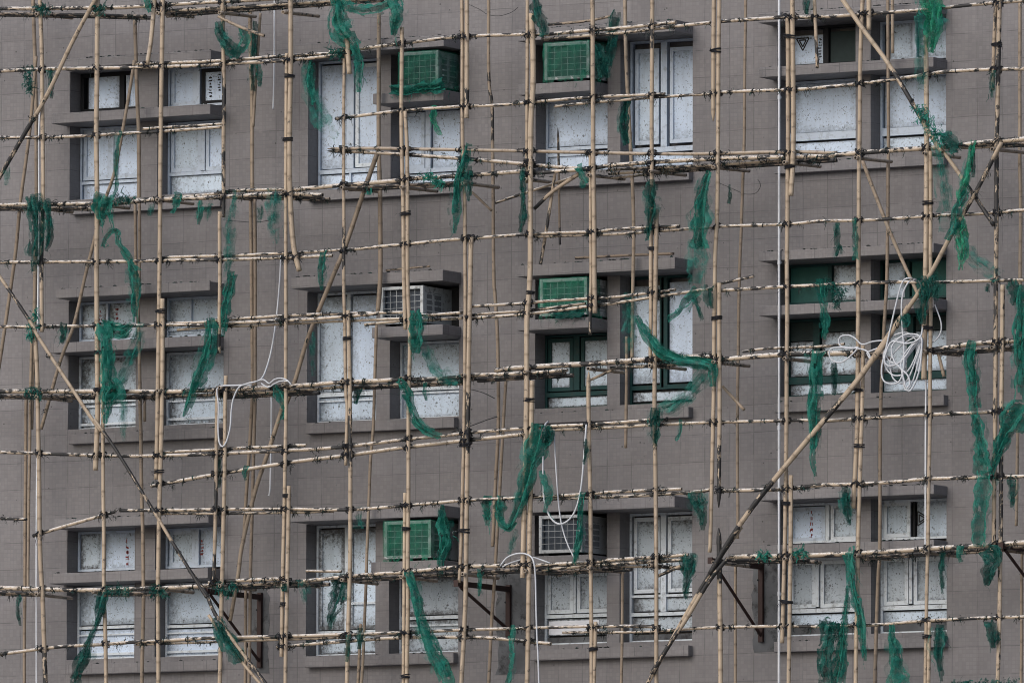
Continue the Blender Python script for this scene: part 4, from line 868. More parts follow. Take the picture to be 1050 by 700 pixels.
# ------------------------------------------------------------------ steel brackets that carry the scaffold, drainpipe, wires
def bracket(label, xw, ztop, zbot, reach=1.24):
    root = empty('steel_bracket', (xw, 0, zbot)); tag(root, label, 'bracket', 'dark red steel scaffold brackets')
    s = .024
    bm = bmesh.new(); box(bm, xw-s, xw+s, -.05, -.006, zbot, ztop+.05); box(bm, xw-s-.03, xw-s, -.012, -.006, zbot, ztop+.05); part('wall_post', bm, M_RED, root)
    bm = bmesh.new(); box(bm, xw-s, xw+s, -reach, -.052, ztop-.03, ztop+.03); box(bm, xw-s-.006, xw+s+.006, -reach-.012, -reach, ztop-.038, ztop+.038); part('arm', bm, M_RED, root)
    bm = bmesh.new(); A, B = Vector((xw, -reach+.10, ztop-.04)), Vector((xw, -.05, zbot+.08)); tube(bm, [A, B], .024, 4); part('strut', bm, M_RED, root)
    bm = bmesh.new()
    for z in (zbot+.1, ztop-.15): tube(bm, [Vector((xw-.045, -.012, z)), Vector((xw-.045, -.035, z))], .012, 6)
    part('bolt', bm, M_BLK, root)
def wz(px, py): p = W(px, py, 0); return p.x, p.z
for lab, px, yt, yb in (('dark red steel bracket right of the bottom left bay windows', 268, 612, 684), ('dark red steel bracket left of the bottom third bay', 523, 604, 652), ('dark red steel bracket by the drainpipe foot', 782, 581, 658), ('dark red steel bracket at the right border', 1078, 566, 632)):
    x, zt = wz(px, yt); _, zb = wz(px, yb); bracket(lab, x, zt, zb)
def cable(name, label, cat, pts, Y, r, mat, group=None, step=.03):
    P = smooth_pts([W(p[0], p[1], p[2] if len(p) > 2 else Y) for p in pts], step); bm = bmesh.new(); tube(bm, P, r*(.70 if name == 'white_hose' else 1), 8)
    o = obj(name, bm, mat, None, True); lo = min(P, key=lambda v: v.z); place(o, lo.copy()); tag(o, label, cat, group); return o
xp = W(798.8, 350, -.365).x
root = empty('drain_pipe', (xp, -.07, 2)); tag(root, 'thin white plastic drainpipe running straight down left of the right bay', 'drainpipe')
bm = bmesh.new(); tube(bm, [Vector((xp-.0, -.365, 2)), Vector((xp, -.365, Z0+8))], .0145, 10); part('pipe', bm, M_PIPE, root)
for i in range(7):
    z = Z0-5+i*1.9; bm = bmesh.new(); tube(bm, [Vector((xp, -.365, z)), Vector((xp, -.365, z+.05))], .018, 10); box(bm, xp-.012, xp+.012, -.36, -.33, z+.012, z+.036); part('clip', bm, M_PIPE, root)
cable('wire', 'thin white cable hanging down beside the leftmost uprights', 'cable', [(42, 95), (39.8, 140), (40, 220), (39, 300), (38.2, 420), (37.3, 560), (37.4, 760)], -.95, .010, M_PIPE)
cable('wire', 'short white cable hanging under the top edge left of second bay', 'cable', [(281.5, -40), (281.2, 30), (281, 70), (280, 112)], -.4, .009, M_PIPE)
cable('wire', 'white cable hanging below the hose loops left of second bay', 'cable', [(278, 400), (278.2, 420), (277, 500), (275.2, 507)], -.35, .011, M_PIPE)
cable('wire', 'white cable beside the rightmost upright from the hose coil down', 'cable', [(949.5, 384), (949, 450), (948.8, 560)], -1.12, .010, M_PIPE)
cable('wire', 'thin black wire drooping across the wall at top between bays', 'wire', [(479, 4), (492, 10), (500, 15), (512, 16.5), (524, 13), (531, 8)], -.5, .0035, M_LASH)
cable('wire', 'black wire from burnt upright under the white air conditioner', 'wire', [(478, 398), (494, 402), (507, 408)], -.8, .005, M_LASH)
cable('wire', 'thin black wire loop on the wall under upper platform right of third bay', 'wire', [(738, 188), (752, 194), (764, 199), (775, 198), (780, 190), (777, 184)], -.3, .0035, M_LASH)
cable('wire', 'sagging black wire below middle second bay sill', 'wire', [(458, 446), (468, 441), (484, 436), (500, 430), (510, 427)], -.8, .006, M_LASH)
cable('wire', 'thin black wire under the top left bay beside green strip', 'wire', [(232, 226), (245, 227), (262, 228), (276, 226)], -.5, .004, M_LASH)
# white hoses
H = 'hose'
cable('white_hose', 'big coil of white hose slung over the ledger of middle right bay', H, [(940, 287, -1.24), (932, 285), (925, 290), (918, 315), (909, 355), (904, 378), (906, 390), (914, 393.5), (922, 391), (926, 380), (927, 360), (924.5, 325), (925.5, 303), (931, 290), (937, 287, -1.24), (944, 292, -1.2), (946, 320, -1.1), (944, 345), (930, 352), (915, 350), (909, 360), (907, 370), (911, 375), (920, 373), (928, 366), (936, 354), (944, 347), (940, 343), (928, 343), (918, 350), (914, 358), (917, 370), (924, 378), (931, 385), (933, 394), (930, 398), (927, 390), (924, 372), (931, 358), (941, 348), (945, 346), (945, 360), (943, 378), (939, 391), (934, 400), (931, 401)], -1.34, .0145, M_ROPE)
cable('white_hose', 'second white hose fanned in loose loops behind the big coil', H, [(941, 350), (930, 341), (915, 345), (908, 358), (912, 370), (924, 372), (935, 360), (944, 347), (939, 365), (930, 381), (918, 385), (909, 378), (906, 362), (914, 350), (930, 345), (944, 348), (938, 372), (928, 392), (916, 388), (913, 370), (922, 356), (940, 345), (946, 350), (941, 374), (934, 396), (929, 400), (926, 388), (930, 366), (942, 350)], -1.29, .0135, M_ROPE)
cable('white_hose', 'loops of white hose lying along the ledger by right bay pillar', H, [(905, 349), (895, 350), (884, 353), (877, 347), (870, 343.5), (862, 345), (860, 351), (864, 356), (874, 357), (880, 356), (872, 365), (862, 371.5), (853, 369), (850, 362), (853, 357), (862, 356), (878, 357), (889, 360), (893, 368), (889, 362), (897, 358), (908, 354), (920, 350), (932, 352)], -1.31, .0135, M_ROPE)
cable('white_hose', 'curved white hose tail right of the big coil', H, [(958.5, 312), (961.5, 320), (965, 331), (964.5, 341), (959, 349), (952, 352)], -1.18, .0125, M_ROPE)
cable('white_hose', 'white hose hanging in a long U before the bottom third bay air conditioner', H, [(562, 432, -1.1), (558.5, 437), (557, 455), (556.8, 490), (558.5, 515), (565, 531), (574, 537), (584, 532), (591, 520), (596, 498), (599, 465), (601, 438), (602, 432, -1.1)], -1.27, .0155, M_ROPE)
cable('white_hose', 'single white hose falling past the U loop to the grey air conditioner', H, [(568, 441), (569.5, 470), (572, 508), (574.5, 530), (578, 546), (583, 560), (589, 572)], -1.2, .0125, M_ROPE)
cable('white_hose', 'white hose arching over the lower platform and down to the bottom edge', H, [(513, 580), (519, 572), (527, 568), (536, 567), (544, 570, -1.30), (547.5, 577, -1.32), (549, 592), (549.6, 620), (550.5, 650), (552, 680), (553.5, 740)], -1.29, .0145, M_ROPE)
cable('white_hose', 'short white hose arch beside the bigger one at lower platform', H, [(515, 581), (523, 577), (534, 573.5), (545, 571), (556, 574), (564, 577)], -1.19, .012, M_ROPE)
cable('white_hose', 'white hose hanging on the wall in a loop left of second bay', H, [(288, 262, -.6), (287, 285, -.6), (284, 320, -.7), (279, 355, -.9), (273, 378, -1.1), (267, 389, -1.25), (254, 393, -1.27), (245, 397), (239.5, 408), (237.3, 420), (236, 438), (232, 453), (228.3, 457.5), (225, 454), (223.7, 440), (224, 415), (222.5, 402), (225, 396), (240, 395, -1.25), (258, 394.5)], -1.26, .0145, M_ROPE)
cable('white_hose', 'small tangle of white hose on the ledger left of second bay', H, [(262, 391), (270, 389), (276, 393), (281, 389), (288, 387.5), (295, 390), (298.5, 394), (296, 391), (288, 390.5), (281, 393.5), (275, 397), (268, 393)], -1.27, .012, M_ROPE)

# ------------------------------------------------------------------ torn green safety netting
NETS = []
def net(label, pts, kind='teal', Y=-1.30, layers=2, shag=1.0, dens=1.0, name='torn_net'):
    """a gathered rag of safety netting along measured points (x, y, width in photo pixels)"""
    seed = len(NETS)*31+5; rng = RR(seed); bm = bmesh.new(); layers = 1 if layers < 3 and kind != 'dark' else 2
    C = [W(p[0], p[1], p[3] if len(p) > 3 else Y) for p in pts]; Ws = [p[2]*PXM*1.42 for p in pts]; M2 = []
    for ly in range(layers+1):
        nf0 = len(bm.faces)
        P = smooth_pts([c+Vector((rng.uniform(-.012, .012), rng.uniform(-.03, .03), 0)) for c in C], .028); n = len(P); ks = rng.uniform(0, 50)
        nw = max(5, int(max(Ws)/.016)); fold = rng.uniform(.8, 1.7); grid = []
        base_sc = 1 if ly == 0 else 1.28 if ly == layers else rng.uniform(.5, .9); lo_t = rng.uniform(0, .12) if ly else 0; hi_t = 1-(rng.uniform(0, .25) if ly else 0)
        for i, p in enumerate(P):
            t = i/(n-1); f = t*(len(Ws)-1); j = min(len(Ws)-2, int(f)); w = Ws[j]+(Ws[j+1]-Ws[j])*(f-j)
            w *= base_sc*(.82+.42*mnoise.noise(Vector((t*6+ks, ly, 0)))+.14*mnoise.noise(Vector((t*13+ks, ly, 3))))
            tg = (P[min(i+1, n-1)]-P[max(i-1, 0)]).normalized(); side = tg.cross(VY)
            side = side.normalized() if side.length > .1 else Vector((1, 0, 0))
            row = []
            for k in range(nw+1):
                s = k/nw-.5; ph = s*fold*2*math.pi+ks+1.2*mnoise.noise(Vector((t*4, s*3, ks)))
                row.append(bm.verts.new(p+side*(s*w+.012*mnoise.noise(Vector((t*15, s*9, ks))))+VY*(math.sin(ph)*min(.055, w*.32)+.010*mnoise.noise(Vector((t*18, s*8, ks+9))))+Vector((0, 0, .012*mnoise.noise(Vector((s*14, t*9, ks+4)))))))
            grid.append(row)
        for i in range(n-1):
            t = i/(n-1)
            if not lo_t <= t <= hi_t: continue
            for k in range(nw):
                s = abs((k+.5)/nw-.5)*2; h = mnoise.noise(Vector((t*n*.26+ks, k*.34, ly*5)))
                if h > (.58 if ly == 0 else .40)-.26*s-(.20 if t > .88 or t < .04 else 0)-.1*(1-dens)*3: continue
                bm.faces.new((grid[i][k], grid[i][k+1], grid[i+1][k+1], grid[i+1][k]))
        if ly == layers:
            bm.faces.ensure_lookup_table(); M2 += list(range(nf0, len(bm.faces)))
        for _ in range(int(n*.09*shag)):
            i = rng.randrange(n); row = grid[i]; v = row[rng.choice((0, 1, nw-1, nw))]
            strand(bm, v.co.copy(), Vector((rng.gauss(0, .5), rng.gauss(0, .4), -1)).normalized(), rng.uniform(.04, .16), rng.uniform(.006, .014), rng, 5, .7)
    for v in [v for v in bm.verts if not v.link_faces]: bm.verts.remove(v)
    bm.faces.ensure_lookup_table()
    for i in M2: bm.faces[i].material_index = 1
    o = obj(name, bm, M_NET[kind]); o.data.materials.append(M_NET['sheer']); place(o, C[-1].copy()); tag(o, label, 'netting', 'torn scraps of green scaffold netting'); NETS.append(o); return o
def clump(label, spots, kind='dark', Y=-1.27, name='net_clump'):
    """matted tufts of half burnt netting caught on a joint: (x, y, size px)"""
    rng = RR(len(NETS)*31+7); bm = bmesh.new()
    for (x, y, s) in spots:
        c = W(x, y, Y)
        for _ in range(int(10+s*3.2)):
            p = c+Vector((rng.gauss(0, .33), rng.gauss(0, .18), rng.gauss(0, .33)))*s*PXM
            side = Vector((rng.gauss(0, 1), rng.gauss(0, .6), rng.gauss(0, 1))).normalized(); d = Vector((rng.gauss(0, .7), rng.gauss(0, .4), rng.gauss(-.5, .8))).normalized()
            w = rng.uniform(.012, .035); ln = rng.uniform(.04, .10); prev = None
            for i in range(4):
                a, b = bm.verts.new(p-side*w/2*(1-.2*i)), bm.verts.new(p+side*w/2*(1-.2*i))
                if prev: bm.faces.new((prev[0], prev[1], b, a))
                prev = (a, b); d = (d+Vector((rng.gauss(0, .5), rng.gauss(0, .4), rng.gauss(-.2, .5)))).normalized(); p = p+d*ln/3
        tuft(bm, c, s*PXM*.45, int(6+s), rng, .9)
    o = obj(name, bm, M_NET[kind]); place(o, W(spots[0][0], spots[0][1], Y)); tag(o, label, 'netting', 'torn scraps of green scaffold netting'); NETS.append(o); return o
# top row, left to right
clump('small dark green clump on the ledger before the leftmost uprights, top row', [(30, 74, 8), (29, 84, 8), (31, 90, 6)])
net('narrow green scrap hanging behind the pale top left brace', [(53, 70, 6), (52, 84, 5), (51, 101, 4)], 'dark', -1.2)
net('short bright green tag at the top edge above left bay pillar', [(150, -3, 9), (151, 6, 8), (153, 13, 4)], 'teal')
net('dark green rag looped down from the top edge at right of left bay', [(224, 22, 8), (227, 36, 9), (234, 48, 11), (240, 60, 9)], 'dark', shag=1.4)
net('curled second limb of the dark green rag at right of left bay', [(238, 57, 8), (246, 50, 9), (250, 40, 8), (248, 29, 7)], 'teal', -1.2)
net('dark net strip along the inner upright between left and second bays', [(263, 22, 6), (261, 45, 6), (259, 72, 6), (258, 93, 5)], 'dark', -.62)
net('thin teal strip beside the inner twin pole, top gap', [(264, 66, 5), (266, 78, 7), (267, 89, 4)], 'teal', -.62)
net('large teal net bunch draped from the top edge over second bay', [(343, -6, 9), (347, 8, 11), (347, 24, 22), (353, 36, 19), (365, 48, 9)], 'teal', layers=4, shag=1.6)
net('narrow teal tail hanging from the large bunch before tall window', [(364, 44, 7), (368, 62, 9), (369, 80, 8), (369, 95, 4)], 'teal')
net('teal swag stretched along the top edge from the large bunch', [(352, 3, 8), (362, 8, 9), (376, 10, 9), (390, 8, 9), (402, 2, 8)], 'teal', shag=1.5)
net('ragged teal drop at right end of the top edge swag', [(401, -4, 13), (405, 8, 15), (406, 20, 13), (402, 36, 6)], 'teal', layers=3, shag=1.4)
net('ragged green hem of net sagging on the ledge under the top second bay air conditioner', [(400, 91, 9, -.47), (416, 93, 10, -.47), (432, 90, 8, -.47), (447, 89, 12, -.47), (458, 86, 13, -.42)], 'teal', -.47, layers=4, shag=3)
net('dark loose net flap at the side of top third bay air conditioner', [(613, 46, 9), (615, 62, 12), (617, 80, 10)], 'dark', -.44, layers=2, shag=2)
net('loose dark green shreds under the middle third bay air conditioner', [(566, 321, 8), (582, 322, 9), (600, 320, 8)], 'dark', -.44, layers=2, shag=3)
clump('small green knot on the ledger left of the hollow stub', [(343, 53, 10), (349, 54, 8)], 'dark')
net('long sheer green rag slanting before the top tall window of second bay', [(317, 58, 7), (316, 80, 11), (324, 108, 13), (334, 126, 17), (347, 141, 7)], 'sheer', -1.1, layers=3, shag=1.6)
net('dark core of the rag at the left of the top tall window', [(318, 62, 6), (316, 84, 9), (323, 106, 7)], 'teal', -1.12)
net('small green pointed scrap under the top second bay ledge', [(446, 108, 5), (446, 124, 6), (450, 138, 4)], 'bright', -1.0)
net('dark green braid falling beside the upright at left of top third bay', [(548, -5, 7), (551, 12, 9), (554, 26, 11), (557, 37, 8)], 'dark', layers=3, shag=1.6)
net('dark green rag from the hood end down the side of top third bay unit', [(631, 10, 9), (629, 28, 10), (626, 48, 8), (624, 74, 4)], 'dark', -.9, layers=3, shag=1.3)
net('dark green tassel on the inner pole before the top third bay pillar', [(644, 97, 6), (641, 118, 9), (640, 134, 12), (644, 148, 7)], 'dark', -1.0, layers=3, shag=1.5)
net('tiny dark green scrap on the dangling cane of top right bay', [(828, -3, 6), (828, 7, 6), (828, 15, 3)], 'dark')
net('bright green folded net hanging from the top edge before rightmost windows', [(955, -6, 17), (957, 12, 21), (957, 28, 18), (957, 42, 12), (955, 54, 6)], 'bright', layers=4, shag=1.0)
net('sheer teal strip left of the bright green folded net', [(947, -5, 8), (945, 30, 8), (943, 60, 8), (945, 92, 6)], 'sheer', -1.3, layers=3)
net('thin burnt strip hanging beside the sooty upright at top right', [(1019, 72, 4), (1017, 86, 4), (1016, 100, 3)], 'dark', shag=1.2)
clump('matted teal wrap round the pale brace before the rightmost windows', [(943, 112, 9), (947, 120, 10), (953, 128, 10), (960, 136, 11), (967, 143, 10)], 'teal', -1.33)
# upper platform and middle row
net('large dark teal rag over the upper platform at the leftmost uprights', [(34, 199, 13), (36, 212, 15), (37, 240, 11), (36, 258, 13), (35, 278, 4)], 'dark', layers=3, shag=1.7)
net('second dark teal strand right of the leftmost upright', [(48, 204, 6), (50, 225, 7), (50, 245, 8), (46, 257, 4)], 'dark', shag=1.6)
net('sheer scrap on the burnt foot of the top left brace', [(9, 166, 5), (7, 176, 6), (7, 190, 4)], 'sheer', -1.3, layers=3)
net('taut green strip slanting down before the top first window', [(122, 134, 4), (120, 160, 4.5), (117.5, 190, 4), (116.5, 202, 5)], 'teal', shag=.3)
net('teal rag bunched on the upper platform at first window column', [(107, 200, 16), (103, 212, 15), (104, 225, 8), (106, 231, 4)], 'teal', layers=3, shag=1.6)
net('ragged teal tail beside the first window column rag', [(114, 200, 9), (113, 214, 8), (116, 234, 3)], 'teal', shag=1.4)
clump('dark melted bunch on the upper platform under top first window', [(122, 203, 9), (131, 204, 8)], 'dark')
net('hooked teal strip under the upper platform before left bay', [(106, 253, 5), (109, 244, 5), (115, 237, 5), (120, 238, 5), (124, 250, 5), (131, 265, 8), (137, 280, 10)], 'teal', -1.2, shag=.7)
net('sheer teal strip hanging on before the middle first window hood', [(135, 272, 10), (138, 295, 12), (137, 312, 10), (137, 330, 6)], 'teal', -1.15, layers=2, shag=.8)
net('short teal flap on the upper platform right of left bay pillar', [(185, 198, 9), (181, 207, 8), (178, 219, 4)], 'teal')
net('small teal flap on the upper platform at second window column', [(206, 206, 6), (205, 218, 7), (202, 230, 3)], 'teal')
net('faint teal scrap under the upper platform at first window edge', [(155, 209, 5), (154, 221, 5)], 'sheer', layers=3)
net('long thin teal streamer below the upper platform at right of left bay', [(242, 195, 4), (239, 215, 3.5), (236, 230, 8), (235, 244, 11), (234, 256, 8), (233, 270, 6), (232, 284, 7)], 'sheer', -1.25, layers=3, shag=1.2)
net('teal strip over the short burnt-ended upright of left bay', [(238, 278, 9), (236, 295, 10), (232, 316, 7), (229, 345, 4)], 'teal', -1.27, layers=3)
net('large green rag slanting down across the middle second window column', [(215, 326, 8), (215, 345, 14), (210, 368, 16), (201, 392, 13), (194, 408, 10), (188, 427, 4)], 'teal', layers=3, shag=.8)
net('sheer teal fringe on the upper platform left of second bay', [(281, 193, 11), (281, 212, 12), (281, 232, 11), (284, 250, 4)], 'sheer', layers=4, shag=2)
net('small sheer fringe on upper platform beside the left bay edge', [(213, 206, 9), (213, 218, 7), (212, 227, 4)], 'sheer', -1.1, layers=3, shag=1.5)
net('small sheer fringe on inner poles between left and second bays', [(265, 210, 6), (267, 218, 6), (265, 228, 3)], 'sheer', -.6, layers=3, shag=1.5)
net('short teal flap above the middle second bay hood', [(332, 256, 9), (331, 272, 9), (330, 286, 8), (329, 297, 4)], 'teal')
net('long teal streamer tied high on the upright left of air conditioners gap', [(481, 147, 8), (476, 160, 10), (470, 185, 10), (467, 205, 11), (467, 225, 9), (466, 239, 3)], 'teal', layers=3, shag=1.0)
net('dark ragged side of the long streamer', [(482, 170, 7), (481, 185, 7), (482, 206, 3)], 'dark', shag=1.5)
net('thin dark net string below the upper platform left of third bay', [(535, 172, 5), (536, 190, 6), (536, 212, 4), (536, 226, 7), (533, 238, 3)], 'dark', shag=1.8)
clump('teal clump on the upper platform under second bay ledge', [(440, 180, 9), (447, 185, 8), (452, 188, 6)], 'teal')
net('small teal flag under the upper platform at left of third bay', [(594, 170, 9), (597, 180, 7), (602, 189, 10)], 'teal', -1.2)
net('tiny teal scrap under the upper platform at second bay upright', [(380, 193, 5), (379, 200, 4)], 'teal')
net('dark green ragged bundle below the upper platform before tall window of third bay', [(670, 184, 9), (669, 198, 12), (669, 215, 10), (666, 232, 5), (664, 247, 3)], 'dark', layers=3, shag=1.6)
net('big teal net hanging straight down right of the third bay', [(727, 176, 7), (723, 190, 11), (720, 210, 17), (719, 235, 17), (718, 255, 19)], 'teal', layers=4, shag=1.1)
net('sheer lower skirt of the big teal net right of third bay', [(717, 245, 18), (716, 262, 19), (716, 280, 16), (714, 296, 12)], 'sheer', -1.28, layers=4, shag=1.0)
net('thin dark string dangling from a wire right of third bay', [(748, 189, 3), (749, 200, 3), (747, 209, 3)], 'dark', -.4)
net('flat teal strip falling from the brace joint at the right bay', [(958, 142, 6), (963, 165, 7), (968, 190, 9), (971, 215, 12), (971, 238, 16)], 'sheer', -1.3, layers=4, shag=.4)
net('dark green knot on the upper platform at the rightmost windows', [(966, 140, 14), (974, 147, 16), (980, 158, 10)], 'dark', layers=3, shag=1.5)
net('green tassel down the crossing braces at right', [(998, 144, 6), (994, 165, 6), (989, 183, 8), (986, 198, 8), (985, 212, 5)], 'bright', -1.36, layers=3, shag=1.6)
net('second thin green tail beside the crossing braces', [(998, 146, 4), (998, 165, 4), (998, 182, 3)], 'dark', -1.3, shag=1.3)
net('green strip along the brace below the crossing', [(992, 196, 6), (984, 213, 7), (978, 232, 7), (972, 246, 5)], 'teal', -1.37, shag=1.0)
net('bright green rag hanging under the crossing braces', [(984, 222, 9), (984, 240, 13), (986, 256, 9), (986, 277, 4)], 'bright', -1.3, layers=3, shag=1.4)
net('sheer teal swag from the crossing toward the right border', [(990, 253, 9), (999, 266, 10), (1010, 274, 10), (1024, 284, 12)], 'sheer', -1.25, layers=4, shag=1.3)
net('thin dark net strand before the middle right bay hood', [(858, 226, 4), (858, 245, 5), (858, 262, 3), (861, 252, 4), (864, 260, 3)], 'dark', -1.0, shag=1.8)
net('narrow flat teal strip before the right bay pillar', [(877, 224, 4), (876, 245, 4), (877, 266, 4)], 'teal', shag=.3)
clump('dark matted clump on the ledger before the middle right bay film window', [(849, 292, 10), (856, 296, 14), (861, 302, 12), (858, 310, 8)], 'dark', -1.25)
net('teal strip hanging left of the dark matted clump', [(842, 286, 9), (841, 300, 8), (844, 318, 6), (846, 334, 8), (844, 347, 4)], 'teal', shag=1.0)
clump('small dark clump at the leftmost joint of middle row', [(36, 322, 8), (34, 335, 9), (33, 344, 7)], 'teal')
net('small dark rag on the ledger before the middle left hood', [(66, 331, 8), (64, 342, 8), (63, 352, 4)], 'dark', shag=1.8)
net('large sheer green net draped over the middle first window', [(106, 331, 13), (109, 350, 15), (110, 375, 12), (111, 395, 16), (112, 412, 14)], 'teal', layers=3, shag=1.5)
net('green upper flap of the large net over the middle first window', [(104, 334, 10), (116, 338, 16), (127, 340, 12), (135, 333, 6)], 'teal', -1.24, layers=3, shag=1.4)
net('sheer right limb of the large net over the middle first window', [(145, 331, 7), (141, 348, 8), (134, 368, 9), (125, 388, 9), (116, 396, 8)], 'sheer', -1.26, layers=4, shag=1.4)
net('lower green fan of the large net on the middle platform', [(112, 390, 8), (118, 398, 22), (112, 409, 16), (110, 420, 8), (109, 434, 4)], 'teal', -1.32, layers=3, shag=1.2)
net('thin tail of the large net hanging on before the sill', [(128, 404, 5), (127, 425, 5), (126, 440, 5), (126, 452, 3)], 'sheer', layers=3, shag=1.2)
net('teal rag hanging from the foot of the white air conditioner', [(428, 318, 10), (428, 334, 12), (428, 350, 14), (427, 362, 9)], 'teal', layers=3, shag=1.4)
net('sheer swag from that rag to the burnt upright', [(438, 356, 8), (444, 372, 10), (454, 385, 10), (466, 388, 12), (472, 391, 10)], 'sheer', -1.2, layers=4, shag=1.3)
net('twisted teal net rope below the middle second bay panes', [(410, 389, 9), (416, 400, 8), (421, 418, 6), (427, 432, 9), (438, 441, 8), (453, 447, 6)], 'teal', layers=3, shag=1.3)
net('small teal scrap on platform before middle second bay short window', [(437, 392, 5), (437, 402, 4), (437, 410, 3)], 'teal')
net('dark fringe under the middle platform before the second bay tall window', [(367, 398, 10), (367, 406, 8), (366, 414, 4)], 'dark', -1.0, shag=1.8)
net('sheer strip on the tall window edge behind the grey brace', [(322, 340, 5), (321, 362, 5), (321, 385, 4)], 'sheer', -.3, layers=2)
net('small teal cone hanging at the ledger of second bay platform', [(282, 395, 4), (288, 405, 9), (292, 418, 6), (291, 430, 3)], 'teal', -1.2)
net('sheer teal sheet hanging on the inner pole of middle third bay', [(647, 299, 11), (647, 318, 9), (646, 340, 10), (645, 362, 6)], 'sheer', -1.0, layers=4, shag=1.4)
net('teal swag sweeping across the middle tall window of third bay', [(652, 324, 6), (660, 338, 9), (668, 349, 9), (677, 360, 9), (690, 367, 11), (708, 371, 10), (722, 373, 10), (730, 378, 10), (731, 396, 6)], 'teal', layers=3, shag=.9)
net('thin teal curve from ledger up to the big net, middle third bay', [(684, 328, 4), (694, 322, 5), (703, 313, 7), (710, 303, 10), (716, 297, 10)], 'teal', -1.25, shag=1.0)
net('dark scrap under the big net on the ledger right of third bay', [(727, 292, 9), (727, 304, 7), (728, 316, 4)], 'dark', shag=1.4)
net('straight thin dark strip leaning right of the middle tall window', [(712, 304, 3), (716, 316, 3), (719.5, 328, 3)], 'dark', shag=.5)
net('ragged dark drape under the teal swag of third bay', [(726, 376, 12), (719, 388, 12), (711, 396, 12), (700, 408, 12), (688, 416, 14), (674, 420, 9)], 'sheer', -1.2, layers=4, shag=1.7)
net('dark burnt bundle at the sill of middle third bay tall window', [(674, 418, 11), (673, 432, 11), (672, 446, 9), (671, 457, 4)], 'dark', layers=3, shag=1.6)
net('thin teal wisp under the middle third bay sill', [(699, 430, 3), (697, 442, 3), (695, 452, 3)], 'teal')
net('dark green rag tied on the brace beside the big hose coil', [(944, 284, 8), (948, 300, 11), (946, 316, 9), (945, 332, 6)], 'dark', -1.36, layers=3, shag=1.3)
net('second dark green rag right of the hose coil', [(956, 280, 10), (960, 292, 9), (960, 308, 4)], 'dark', -1.3, layers=3, shag=1.6)
net('dark green wrap on the brace left of the hose coil', [(924, 322, 9), (928, 328, 10), (930, 336, 5)], 'dark', -1.36)
net('tufted dark rag on ledger near the right border, middle row', [(1040, 286, 9), (1041, 299, 11), (1041, 313, 7)], 'dark', layers=3, shag=1.5)
net('tiny dark scrap on ledger left of the charred right upright', [(1013, 291, 4), (1012, 299, 3)], 'dark')
net('long sheer teal rag hanging from the middle platform at right', [(998, 349, 9), (995, 368, 12), (998, 392, 11), (1000, 410, 9), (1001, 428, 7)], 'teal', -1.25, layers=4, shag=1.1)
net('broad green rag hanging beside the charred uprights, lower right', [(1001, 424, 8), (1004, 445, 12), (1008, 468, 16), (1010, 485, 17)], 'teal', layers=4, shag=.8)
net('lower sheer green length of the broad rag, lower right', [(1010, 482, 15), (1009, 505, 15), (1005, 535, 15), (1004, 560, 13)], 'teal', -1.3, layers=2, shag=1.0)
net('green net streaming down the right border, middle row', [(1049, 292, 9), (1047, 340, 11), (1047, 385, 12), (1048, 412, 14)], 'teal', layers=3, shag=1.4)
net('green net fan at the right border swinging to the charred uprights', [(1049, 416, 22), (1040, 430, 24), (1031, 446, 12), (1023, 464, 7), (1018, 486, 5)], 'teal', -1.28, layers=3, shag=1.1)
net('broad dark teal rag before the middle right bay panes', [(836, 359, 15), (834, 378, 14), (835, 400, 13), (833, 420, 12), (833, 448, 11), (834, 470, 6), (834, 488, 3)], 'teal', layers=4, shag=1.0)
net('thin net strand before the middle right bay second pane', [(857, 372, 5), (857, 390, 6), (857, 405, 3)], 'dark', -1.0, shag=1.7)
net('teal draped bunch at left of third bay under the sill', [(556, 435, 18), (552, 452, 18), (545, 470, 15), (541, 490, 11), (534, 515, 9), (523, 540, 5)], 'teal', layers=4, shag=1.1)
net('darker lobe of the draped bunch beside the white U hose', [(563, 438, 9), (563, 450, 10), (558, 458, 6)], 'dark', shag=1.0)
net('teal tail below the draped bunch at the U hose', [(554, 482, 5), (560, 495, 8), (562, 507, 8), (559, 525, 4)], 'teal', shag=1.3)
net('thin dark strip beside the upright right of the U hose', [(601, 450, 4), (601, 465, 4), (600, 476, 3)], 'dark')
net('dark green rag on the inner poles left of bottom third bay', [(501, 508, 9), (500, 522, 9), (501, 538, 5)], 'teal', -1.1, layers=3, shag=1.7)
net('teal festoon between inner poles and the draped bunch', [(513, 508, 10), (512, 524, 11), (514, 535, 8), (522, 541, 7), (528, 534, 5)], 'teal', -1.15, layers=3, shag=1.5)
net('sheer wisp below the teal festoon', [(528, 542, 6), (525, 555, 5), (523, 568, 3)], 'sheer', -1.2, layers=3, shag=1.5)
net('green rag hanging before the green air conditioner side', [(453, 517, 4), (455, 535, 10), (457, 552, 14), (455, 562, 10), (452, 574, 6), (451, 588, 4)], 'teal', -1.1, layers=3, shag=1.3)
net('dark green strip beside the grey air conditioner of bottom third bay', [(597, 504, 8), (596, 525, 7), (595, 545, 6), (592, 560, 9), (588, 578, 6)], 'teal', layers=3, shag=1.1)
net('ragged dark net on ledger right of the bottom third bay hood', [(713, 504, 17), (716, 516, 15), (720, 530, 7), (719, 543, 4)], 'dark', layers=3, shag=1.5)
net('dark green flap before the bottom right bay pillar window', [(869, 499, 7), (868, 515, 10), (870, 527, 8), (871, 538, 3)], 'dark', shag=1.2)
net('small green flap under the ledger near lower right border', [(1039, 492, 9), (1039, 505, 7), (1038, 520, 3)], 'dark', shag=1.2)
net('narrow green scrap between twin uprights at right of left bay', [(225.5, 468, 5), (225, 482, 5), (226, 499, 4)], 'dark', -1.15)
